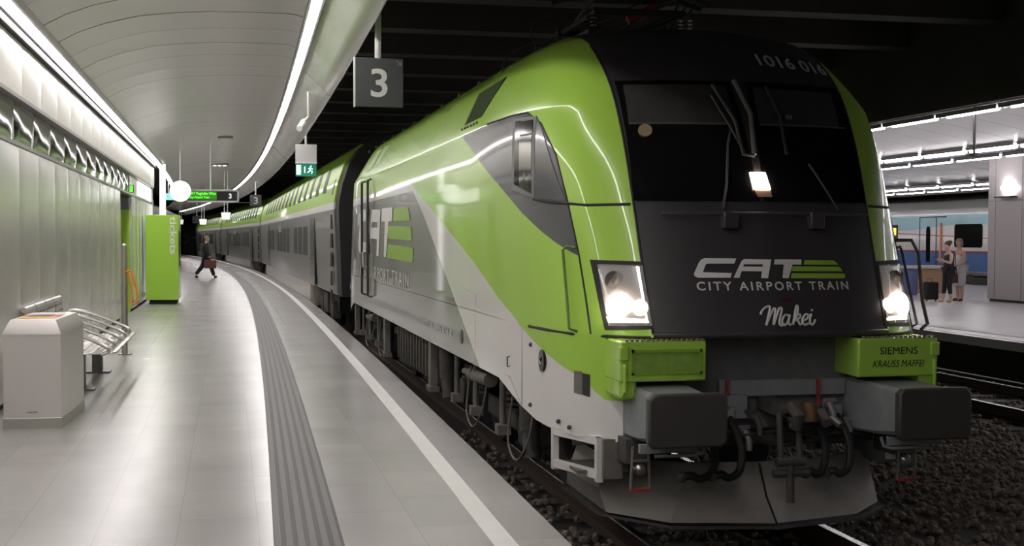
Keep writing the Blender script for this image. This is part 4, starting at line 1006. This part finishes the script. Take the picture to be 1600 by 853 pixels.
# lit column
t = thing('light_column', 'tall glowing white column standing behind the green ticket machine', 'lamp', (-5.62, 32.0, .55))
b = MB(); b.tube([(-5.66, 32, .62), (-5.66, 32, 4.4)], .085, 16); b.build('glow_tube', mat('column_glow', (1, 1, 1), .5, emit=(1, 1, .98), es=2.2), t)
b = MB(); b.tube([(-5.66, 32, .55), (-5.66, 32, .62)], .12, 16); b.build('foot', m_steeld, t)
# lit vitrine & green LED display above recess
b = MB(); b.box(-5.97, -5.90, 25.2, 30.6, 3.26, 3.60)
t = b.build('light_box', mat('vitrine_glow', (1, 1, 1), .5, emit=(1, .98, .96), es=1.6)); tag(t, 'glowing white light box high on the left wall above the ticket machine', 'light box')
t = thing('wall_display', 'small green lit display at the corner above the wall recess', 'display', (-5.95, 24.0, 3.3))
b = MB(); b.box(-6.15, -5.86, 22.9, 22.98, 3.25, 3.42); b.build('case', m_dark, t)
b = MB(); b.box(-6.13, -5.88, 22.895, 22.90, 3.265, 3.405); b.build('screen', m_led, t)
# ceiling fixtures
t = thing('ceiling_speaker', 'small square fixture in the vaulted ceiling halfway along the platform', 'ceiling fixture', (-3.83, 23, 4.9))
b = MB(); b.box(-4.02, -3.64, 26.5, 27.1, 4.80, 4.86); b.build('frame', m_steeld, t); b = MB(); b.box(-3.95, -3.71, 26.6, 27.0, 4.79, 4.80); b.build('grille', m_steel, t)
t = thing('ceiling_fixture', 'small lit grille fixture in the ceiling above the departure board', 'ceiling fixture', (-3.95, 33, 4.85))
b = MB(); b.box(-4.35, -3.75, 39, 39.8, 4.78, 4.84); b.build('frame', m_steeld, t)
b = MB(); [b.box(-4.29+k*.17, -4.17+k*.17, 39.1, 39.7, 4.77, 4.78) for k in range(3)]; b.build('grille', mat('soft_lamp', (1, 1, 1), .5, emit=(1, 1, 1), es=1.0), t)
t = thing('stand_in_camera', 'small white made-up camera shape hanging from the ceiling edge above the coaches', 'camera', (-2.45, 14.5, 4.3))  # made-up camera shape standing in for a white reflection-like mark
b = MB(); b.tube([(-2.62, 13.8, 4.02), (-2.52, 14.3, 4.18)], .05, 10); b.build('housing', mat('stand_in_white', (.8, .8, .78), .4), t); b = MB(); b.tube([(-2.55, 14.15, 4.15), (-2.45, 14.2, 4.25), (-2.45, 14.2, 4.72)], .018, 8); b.build('bracket', m_pole, t)
# far round sign on end wall
t = thing('round_sign', 'distant round white ring sign on the dark end wall', 'sign', (-8.4, 135.9, 2.1))
b = MB(); b.tube([(-8.4+.38*cos(a), 135.9, 2.12+.38*sin(a)) for a in [i/20*2*pi for i in range(21)]], .09, 8); b.build('ring', m_text, t); b = MB(); b.box(-7.6, -6.9, 135.9, 135.95, 2.15, 2.28); b.build('bar', m_text, t)

# ================================================================ OPPOSITE SIDE
t = thing('pillar', 'broad pale panelled pillar with a glowing lamp on the opposite platform', 'pillar', (17.6, 25, .55))
m_pil = mat('pillar_panel', (.52, .48, .48), .4, .1)
b = MB(); b.box(16.67, 17.9, 17.5, 24.4, .62, 4.8); b.build('cladding', m_pil, t)
b = MB(); b.box(16.72, 17.85, 17.55, 24.35, .55, .62); b.build('plinth', m_under, t)
b = MB()
for y in (24.05, 22.83, 21.6, 20.4, 19.2, 18.3): b.box(16.662, 16.672, y, y+.015, .62, 4.8)
b.box(16.662, 16.672, 17.5, 24.4, 3.28, 3.295); b.build('joint', m_steeld, t)
t2 = thing('wall_lamp', 'small uplight on the opposite pillar, glowing white', 'lamp', (16.6, 22.8, 3.5))
b = MB(); b.box(16.45, 16.662, 23.05, 23.8, 3.36, 3.40); b.build('bracket', m_dark, t2)
b = MB(); b.ball((16.55, 23.45, 3.62), .11, 14, (.6, 1.6, .8)); b.build('lamp_glass', mat('uplight_glow', (1, 1, 1), .5, emit=(1, .93, .97), es=50), t2)
# hanger pole
t = thing('hanger_pole', 'thin dark vertical pole between the canopy and the light rows opposite', 'pole', (8.95, 12.65, 4.4))
b = MB(); xp, yp = 8.95, 12.65; b.tube([(xp, yp, 3.72), (xp, yp, 4.60)], .025, 8); b.box(xp-.05, xp+.05, yp-.05, yp+.05, 3.68, 3.74); b.build('pole', m_dark, t)
# opposite coach
m_bt = mat('blue_coach', (.5, .5, .5), .3, coat=.3)
nt = m_bt.node_tree; X, Y, Z = coords(nt)
wv = nt.nodes.new('ShaderNodeMath'); wv.operation = 'SINE'; sY = Y*.55; nt.links.new(sY.s, wv.inputs[0]); WV = N(nt, wv.outputs[0])*.12
layers(m_bt, (.62, .60, .58), [(Z.gt(WV+2.72), (.30, .50, .56)), (Z.gt(3.22), (.45, .46, .44)), (Z.lt((Y-38)*.03+2.37)*Z.gt((Y-38)*.03+2.33), (.35, .06, .08)), (Z.lt(1.80), (.30, .03, .07)), (Z.lt(1.72), (.07, .16, .40)), (Z.lt(1.02), (.62, .62, .63))])
t = thing('passenger_coach', 'blue and white passenger coach standing beyond the opposite platform', 'train coach', (25.5, 38, 0))
pf = [(24.15, .86), (24.0, 1.0), (24.0, 3.15), (24.1, 3.45), (24.5, 3.8), (25.4, 4.0), (26.3, 3.8), (26.85, 3.2), (26.85, .86)]
b = MB(); b.grid([[(x, y, z) for x, z in pf+[pf[0]]] for y in (14, 20, 32, 44, 56)]); b.add([(x, 14, z) for x, z in pf], [list(range(9))]); b.add([(x, 56, z) for x, z in pf], [list(range(9))]); b.build('body', m_bt, t, angle=25)
for y0 in (36.35, 33.0, 29.8, 26.6, 43.5):
    b = MB(); P = [(-.97+.08, -.45), (.97-.08, -.45), (.97, -.37), (.97, .37), (.89, .45), (-.89, .45), (-.97, .37), (-.97, -.37)]
    b.prism(P, lambda u, v: (23.985, y0+.97+u, 2.39+v), (.03, 0, 0)); b.build('window', m_blackg, t)
b = MB(); b.prism([(-.13, -.72), (.13, -.72), (.15, -.6), (.15, .6), (.08, .72), (-.08, .72), (-.15, .6), (-.15, -.6)], lambda u, v: (23.985, 40.25+u, 2.05+v), (.03, 0, 0)); b.build('door_window', m_blackg, t)
b = MB(); b.box(23.985, 24.0, 39.62, 39.67, .95, 3.14); b.box(23.985, 24.0, 40.90, 40.95, .95, 3.14); b.box(23.985, 24.0, 38.9, 40.95, 3.12, 3.17); b.build('door_frame', mat('door_blue', (.03, .06, .10), .4), t)
b = MB(); b.tube([(23.96, 39.25, 1.3), (23.96, 39.25, 2.9)], .05, 8); b.build('door_rail', mat('rail_orange', (.75, .35, .18), .5), t)
b = MB(); b.box(24.3, 26.5, 15, 55, .35, .9); b.build('underframe', m_black, t)
for yc in (36.6, 46, 24):
    b = MB(); b.box(24.05, 24.3, yc-1, yc+1, .35, .80); b.tube([(24.1, yc-.7, .5), (24.3, yc-.7, .5)], .4, 20); b.tube([(24.1, yc+.7, .5), (24.3, yc+.7, .5)], .4, 20); b.build('bogie', m_under, t)
# counter behind the women, yellow sign, suitcase
t = thing('platform_bench', 'pale bench-height counter standing behind the two women', 'bench', (16.8, 28, .55))
b = MB(); b.box(16.4, 17.6, 28.0, 28.7, 1.36, 1.44); b.build('top', mat('counter_white', (.66, .62, .58), .4), t)
b = MB(); b.box(16.45, 16.62, 28.05, 28.6, .55, 1.36); b.build('leg', mat('counter_leg_blue', (.12, .14, .33), .5), t); b = MB(); b.box(16.66, 17.5, 28.1, 28.6, .6, 1.36); b.build('front', mat('counter_wood', (.45, .28, .17), .5), t)
t = thing('small_sign', 'small yellow lit sign just right of the locomotive nose', 'sign', (13.6, 24, 2.3))
b = MB(); b.box(13.42, 13.74, 24.0, 24.12, 2.26, 2.62); b.build('case', m_dark, t)
b = MB(); b.box(13.50, 13.68, 23.99, 24.0, 2.35, 2.54); b.build('lit_face', mat('yellow_lit', (.8, .6, .05), .5, emit=(1, .72, .1), es=1.6), t)
b = MB(); b.tube([(13.58, 24.06, .55), (13.58, 24.06, 2.3)], .03, 8); b.build('pole', m_dark, t)
t = thing('suitcase', 'black upright wheeled suitcase beside the woman in black', 'suitcase', (14.98, 24.4, .55))
b = MB(); b.box(14.80, 15.15, 24.3, 24.55, .60, 1.08); b.build('shell', m_black, t, bevel=.03)
b = MB(); b.tube([(14.90, 24.5, 1.06), (14.90, 24.5, 1.16), (15.05, 24.5, 1.16), (15.05, 24.5, 1.06)], .01, 6); b.build('handle', m_dark, t)
for x in (14.84, 15.11):
    b = MB(); b.tube([(x-.012, 24.4, .575), (x+.012, 24.4, .575)], .025, 12); b.build('wheel', m_rubber, t)

# ================================================================ PEOPLE
def skin(name, nodes, edges, m, parent, root, lvl=2):
    ks = list(nodes); me = bpy.data.meshes.new(name)
    me.from_pydata([nodes[k][0] for k in ks], [(ks.index(a), ks.index(c)) for a, c in edges], [])
    o = bpy.data.objects.new(name, me); COL.objects.link(o)
    md = o.modifiers.new('s', 'SKIN'); md.branch_smoothing = .6; sd = o.modifiers.new('u', 'SUBSURF'); sd.levels = lvl
    for i, k in enumerate(ks):
        r = nodes[k][1]; r = r if isinstance(r, tuple) else (r, r)
        me.skin_vertices[0].data[i].radius = r; me.skin_vertices[0].data[i].use_root = (k == root)
    bpy.context.view_layer.update()
    nm = bpy.data.meshes.new_from_object(o.evaluated_get(bpy.context.evaluated_depsgraph_get()))
    bpy.data.objects.remove(o); bpy.data.meshes.remove(me)
    nm.name = name; nm.materials.clear(); nm.materials.append(m)
    nm.polygons.foreach_set('use_smooth', [True]*len(nm.polygons))
    o = bpy.data.objects.new(name, nm); COL.objects.link(o)
    if parent is not None: attach(o, parent)
    return o
m_skin = mat('skin', (.55, .34, .25), .55)
def person(label, base, heading, J, H, clothes, hair, hair_fn=None, skinm=m_skin):
    """J: joints in metres for a 1.75 m figure, x = forward, y = left; heading = angle of forward"""
    t = thing('person', label, 'person', base); k = H/1.75; ca, sa = cos(heading), sin(heading)
    W = lambda p: (base[0]+k*(p[0]*ca-p[1]*sa), base[1]+k*(p[0]*sa+p[1]*ca), base[2]+k*p[2])
    rad = dict(pel=(.12, .15), wst=(.10, .13), chs=(.11, .16), nek=.052, hdb=.055, hlL=.085, hlR=.085, knL=.055, knR=.055, anL=.038, anR=.038, heL=.035, heR=.035, toL=.03, toR=.03,
               shL=.055, shR=.055, elL=.040, elR=.040, wrL=.026, wrR=.026, haL=.034, haR=.034)
    E_ = [('pel', 'wst'), ('wst', 'chs'), ('chs', 'nek'), ('nek', 'hdb')]
    for s in 'LR': E_ += [('pel', 'hl'+s), ('hl'+s, 'kn'+s), ('kn'+s, 'an'+s), ('an'+s, 'to'+s), ('chs', 'sh'+s), ('sh'+s, 'el'+s), ('el'+s, 'wr'+s), ('wr'+s, 'ha'+s)]
    N_ = {q: (W(J[q]), (rad[q][0]*k, rad[q][1]*k) if isinstance(rad[q], tuple) else rad[q]*k*1.18) for q in set(a for e in E_ for a in e)}
    body_ = skin('body', N_, E_, skinm, t, 'pel')
    # head, nose, ears, fingers merged into the body mesh
    hc = Vector(J['head']); f = Vector(J.get('face', (1, 0, 0))).normalized(); lft = Vector((0, 0, 1)).cross(f).normalized()
    b = MB(); HR = .5
    def hp(a, l_, u): return W(hc+f*a+lft*l_+Vector((0, 0, u)))
    P = []
    for (u, rx, ry, off) in ((-.125, .028, .025, .03), (-.115, .05, .045, .022), (-.09, .068, .058, .012), (-.05, .082, .068, .004), (0, .094, .076, 0), (.04, .098, .079, -.004), (.075, .09, .074, -.008), (.10, .068, .058, -.01), (.118, .035, .03, -.01)):
        P.append([hp(off+rx*cos(a), ry*sin(a), u) for a in [i/16*2*pi for i in range(16)]])
    b.grid(P, closed=True); b.add(P[-1], [list(range(16))]); b.add(P[0], [list(range(16))])
    b.tube([hp(.088, 0, .02), hp(.108, 0, -.022), hp(.088, 0, -.032)], [.010*k, .014*k, .008*k], 8)
    for s_ in (-1, 1): b.ball(hp(-.005, s_*.077, -.005), .02*k, 8, (1, .5, 1.4))
    for s_, sd in (('L', 1), ('R', -1)):
        wr = Vector(J['wr'+s_]); ha = Vector(J['ha'+s_]); d = (ha-wr).normalized(); sdv = Vector((0, 0, 1)).cross(d); sdv = sdv.normalized() if sdv.length > .2 else Vector((1, 0, 0)); dn = d.cross(sdv)
        for q in range(4):
            o_ = ha+sdv*(-.027+q*.018)+d*.01; ln = (.065, .078, .074, .058)[q]
            b.tube([W(o_), W(o_+d*ln*.5+dn*.004), W(o_+d*ln*.8+dn*.018)], [.0085*k, .008*k, .006*k], 6)
        o_ = ha-sdv*.03-d*.02; b.tube([W(o_), W(o_-sdv*.02+d*.03), W(o_-sdv*.022+d*.055)], [.011*k, .009*k, .007*k], 6)
    hm = b.build('tmp', skinm)
    bm = bmesh.new(); bm.from_mesh(body_.data); bm.from_mesh(hm.data); bm.to_mesh(body_.data); bm.free(); bpy.data.objects.remove(hm)
    body_.data.polygons.foreach_set('use_smooth', [True]*len(body_.data.polygons))
    # mouth and eyes
    b = MB()
    for s_ in (-1, 1): b.ball(hp(.082, s_*.03, .012), .011*k, 8)
    b.tube([hp(.086, -.02, -.06), hp(.092, 0, -.062), hp(.086, .02, -.06)], .005*k, 6)
    b.build('face_features', mat('features', (.10, .05, .04), .5), t)
    for nm, chain, edges, m_ in clothes:
        root = chain[0][0]
        Nn = {}
        for q in chain:
            p = J[q[0]] if len(q) < 3 else q[2]; r = q[1]; r = (r[0]*1.15, r[1]*1.15) if isinstance(r, tuple) else r*1.32
            Nn[q[0]] = (W(p), (r[0]*k, r[1]*k) if isinstance(r, tuple) else r*k)
        skin(nm, Nn, edges, m_, t, root)
    b = MB(); hair_fn(b, hp, k); b.build('hair', hair, t)
    return t, W
def hair_short(b, hp, k):
    P = []
    for (u, r, off) in ((-.03, .088, -.018), (.02, .104, -.016), (.06, .106, -.014), (.095, .092, -.012), (.122, .06, -.012), (.132, .02, -.012)):
        P.append([hp(off+(r if cos(a) < .3 else r*(.70 if u < .05 else .97))*cos(a), (r*.86)*sin(a), u) for a in [i/18*2*pi for i in range(18)]])
    b.grid(P, closed=True); b.add(P[-1], [list(range(18))])
def hair_bun(b, hp, k):
    hair_short(b, hp, k); b.ball(hp(-.10, 0, .06), .055*k, 12)
def hair_bob(b, hp, k):
    hair_short(b, hp, k)
    b.ball(hp(-.045, 0, -.03), .10*k, 12, (.9, .95, 1.2))
cl = lambda n, c: mat(n, c, .75, noise=(20, .15))
# walking man (heads to the right)
J = dict(pel=(0, 0, .95), wst=(.0, 0, 1.1), chs=(.01, 0, 1.36), nek=(.02, 0, 1.50), hdb=(.035, 0, 1.57), head=(.05, 0, 1.635), face=(1, 0, -.05),
         hlL=(-.02, .09, .90), knL=(-.14, .09, .50), anL=(-.42, .09, .13), toL=(-.31, .09, .03), heL=(0, 0, 0), heR=(0, 0, 0),
         hlR=(.03, -.09, .90), knR=(.20, -.09, .49), anR=(.33, -.09, .08), toR=(.46, -.09, .035),
         shL=(.01, .19, 1.40), elL=(-.10, .24, 1.13), wrL=(-.05, .24, .88), haL=(-.03, .24, .80), shR=(.01, -.19, 1.40), elR=(.04, -.23, 1.12), wrR=(.14, -.22, .90), haR=(.17, -.22, .83))
m_suit = cl('suit_black', (.022, .02, .022))
clothes = [('jacket', [('pel', (.135, .175), (0, 0, .86)), ('wst', (.135, .17)), ('chs', (.13, .20)), ('nek', .075, (.015, 0, 1.46)), ('shL', .075), ('shR', .075), ('elL', .06), ('elR', .06), ('wrL', .045), ('wrR', .045)],
            [('pel', 'wst'), ('wst', 'chs'), ('chs', 'nek'), ('chs', 'shL'), ('chs', 'shR'), ('shL', 'elL'), ('shR', 'elR'), ('elL', 'wrL'), ('elR', 'wrR')], m_suit),
           ('trousers', [('pel', (.125, .155)), ('hlL', .10), ('hlR', .10), ('knL', .075), ('knR', .075), ('anL', .058), ('anR', .058)], [('pel', 'hlL'), ('pel', 'hlR'), ('hlL', 'knL'), ('hlR', 'knR'), ('knL', 'anL'), ('knR', 'anR')], cl('trousers_black', (.02, .015, .016))),
           ('shoe', [('anL', .05, (-.45, .09, .08)), ('toL', .04)], [('anL', 'toL')], m_rubber), ('shoe', [('anR', .05, (.31, -.09, .06)), ('toR', .04)], [('anR', 'toR')], m_rubber),
           ('shirt_collar', [('nek', .068, (.02, 0, 1.49)), ('hdb', .058, (.03, 0, 1.525))], [('nek', 'hdb')], cl('shirt_white', (.7, .7, .7)))]
t, W = person('person in dark suit walking along the platform carrying a brown briefcase', (-4.70, 48.35, .55), 0.0, J, 1.76, clothes, mat('hair_grey', (.28, .23, .17), .8), hair_short)
bc = W((.19, -.24, .60))
t = thing('briefcase', 'reddish brown briefcase carried by the walking person in the dark suit', 'briefcase', (bc[0], bc[1], .9))
b = MB(); b.box(bc[0]-.26, bc[0]+.24, bc[1]-.07, bc[1]+.07, bc[2]-.20, bc[2]+.15); b.build('case', mat('leather_brown', (.13, .045, .035), .5, noise=(10, .3)), t, bevel=.02)
b = MB(); b.tube([(bc[0]-.08, bc[1], bc[2]+.15), (bc[0]-.06, bc[1], bc[2]+.21), (bc[0]+.04, bc[1], bc[2]+.21), (bc[0]+.06, bc[1], bc[2]+.15)], .014, 8); b.build('handle', m_rubber, t)
# woman in black looking at her phone (faces left)
J = dict(pel=(0, 0, .95), wst=(.0, 0, 1.1), chs=(.0, 0, 1.34), nek=(.02, 0, 1.48), hdb=(.04, 0, 1.56), head=(.06, 0, 1.63), face=(1, 0, -.35),
         hlL=(0, .09, .90), knL=(.03, .10, .50), anL=(-.02, .11, .10), toL=(.14, .13, .03), hlR=(.02, -.09, .90), knR=(.07, -.09, .50), anR=(.12, -.09, .10), toR=(.28, -.10, .03),
         shL=(.0, .17, 1.38), elL=(.05, .22, 1.12), wrL=(.26, .12, 1.20), haL=(.33, .09, 1.24), shR=(.0, -.17, 1.38), elR=(.06, -.22, 1.12), wrR=(.26, -.10, 1.20), haR=(.33, -.07, 1.23))
m_bk = cl('cloth_black', (.014, .013, .014))
clothes = [('tunic', [('chs', (.125, .18)), ('wst', (.135, .17)), ('pel', (.16, .20)), ('hem', (.18, .23), (0, 0, .76)), ('shL', .07), ('shR', .07)], [('chs', 'wst'), ('wst', 'pel'), ('pel', 'hem'), ('chs', 'shL'), ('chs', 'shR')], m_bk),
           ('leggings', [('pel', (.11, .14)), ('hlL', .09), ('hlR', .09), ('knL', .062), ('knR', .062), ('anL', .044, (-.005, .11, .22)), ('anR', .044, (.11, -.09, .22))], [('pel', 'hlL'), ('pel', 'hlR'), ('hlL', 'knL'), ('hlR', 'knR'), ('knL', 'anL'), ('knR', 'anR')], m_bk),
           ('shoe', [('anL', .048, (-.04, .11, .06)), ('toL', .042)], [('anL', 'toL')], cl('shoe_cream', (.62, .48, .27))), ('shoe', [('anR', .048, (.09, -.09, .06)), ('toR', .042)], [('anR', 'toR')], cl('shoe_cream2', (.62, .48, .27)))]
t, W = person('person in black tunic with hair bun looking at a phone on the opposite platform', (15.17, 23.85, .55), pi*.97, J, 1.64, clothes, mat('hair_brown', (.10, .04, .02), .7), hair_bun, mat('skin_fair', (.62, .42, .33), .55))
pc = W((.38, .01, 1.27)); t = thing('phone', 'dark phone held by the person in the black tunic', 'phone', pc)
b = MB(); b.box(pc[0]-.055, pc[0]+.03, pc[1]-.035, pc[1]+.035, pc[2]-.008, pc[2]+.008); b.build('case', m_rubber, t, bevel=.004)
# woman in white
J = dict(pel=(0, 0, .95), wst=(.0, 0, 1.1), chs=(.0, 0, 1.36), nek=(.02, 0, 1.50), hdb=(.03, 0, 1.57), head=(.04, 0, 1.645), face=(1, .3, 0),
         hlL=(0, .09, .90), knL=(.0, .09, .50), anL=(-.02, .09, .10), toL=(.13, .11, .03), hlR=(0, -.09, .90), knR=(.02, -.09, .50), anR=(.0, -.09, .10), toR=(.16, -.11, .03),
         shL=(.0, .17, 1.40), elL=(-.02, .22, 1.14), wrL=(.16, .19, 1.02), haL=(.22, .17, .99), shR=(.0, -.17, 1.40), elR=(.0, -.23, 1.14), wrR=(.12, -.19, .95), haR=(.15, -.17, .88))
m_wh = cl('cloth_white', (.62, .60, .58))
clothes = [('top', [('chs', (.12, .155)), ('wst', (.125, .15)), ('pel', (.14, .175), (0, 0, .98))], [('chs', 'wst'), ('wst', 'pel')], m_wh),
           ('trousers', [('pel', (.135, .17)), ('hlL', .11), ('hlR', .11), ('knL', .09), ('knR', .09), ('anL', .08, (-.01, .09, .42)), ('anR', .08, (.0, -.09, .42))], [('pel', 'hlL'), ('pel', 'hlR'), ('hlL', 'knL'), ('hlR', 'knR'), ('knL', 'anL'), ('knR', 'anR')], cl('trousers_white', (.55, .55, .56))),
           ('shoe', [('anL', .045, (-.04, .09, .06)), ('toL', .04)], [('anL', 'toL')], cl('shoe_brown', (.16, .07, .05))), ('shoe', [('anR', .045, (-.02, -.09, .06)), ('toR', .04)], [('anR', 'toR')], cl('shoe_brown2', (.16, .07, .05)))]
t, W = person('person in white top and cropped white trousers with grey hair on the opposite platform', (15.83, 24.40, .55), pi*1.0, J, 1.70, clothes, mat('hair_silver', (.20, .17, .15), .8), hair_bob)
# shoulder bag between the women
bc = (15.50, 24.1, 1.30)
t = thing('shoulder_bag', 'dark red shoulder bag hanging between the two persons on the opposite platform', 'bag', bc)
b = MB(); b.prism([(-.12, -.24), (.12, -.24), (.10, .02), (-.09, .02)], lambda u, v: (bc[0]+u, bc[1], bc[2]+v), (0, .12, 0)); b.build('pouch', mat('bag_red', (.10, .03, .03), .6), t, bevel=.02)
b = MB(); b.tube(stroke([(bc[0]-.09, bc[1]+.06, bc[2]), (bc[0]-.02, bc[1]+.03, bc[2]+.45), (bc[0]+.03, bc[1]+.05, bc[2]+.52), (bc[0]+.09, bc[1]+.06, bc[2])], 0), .012, 6); b.build('strap', m_rubber, t)
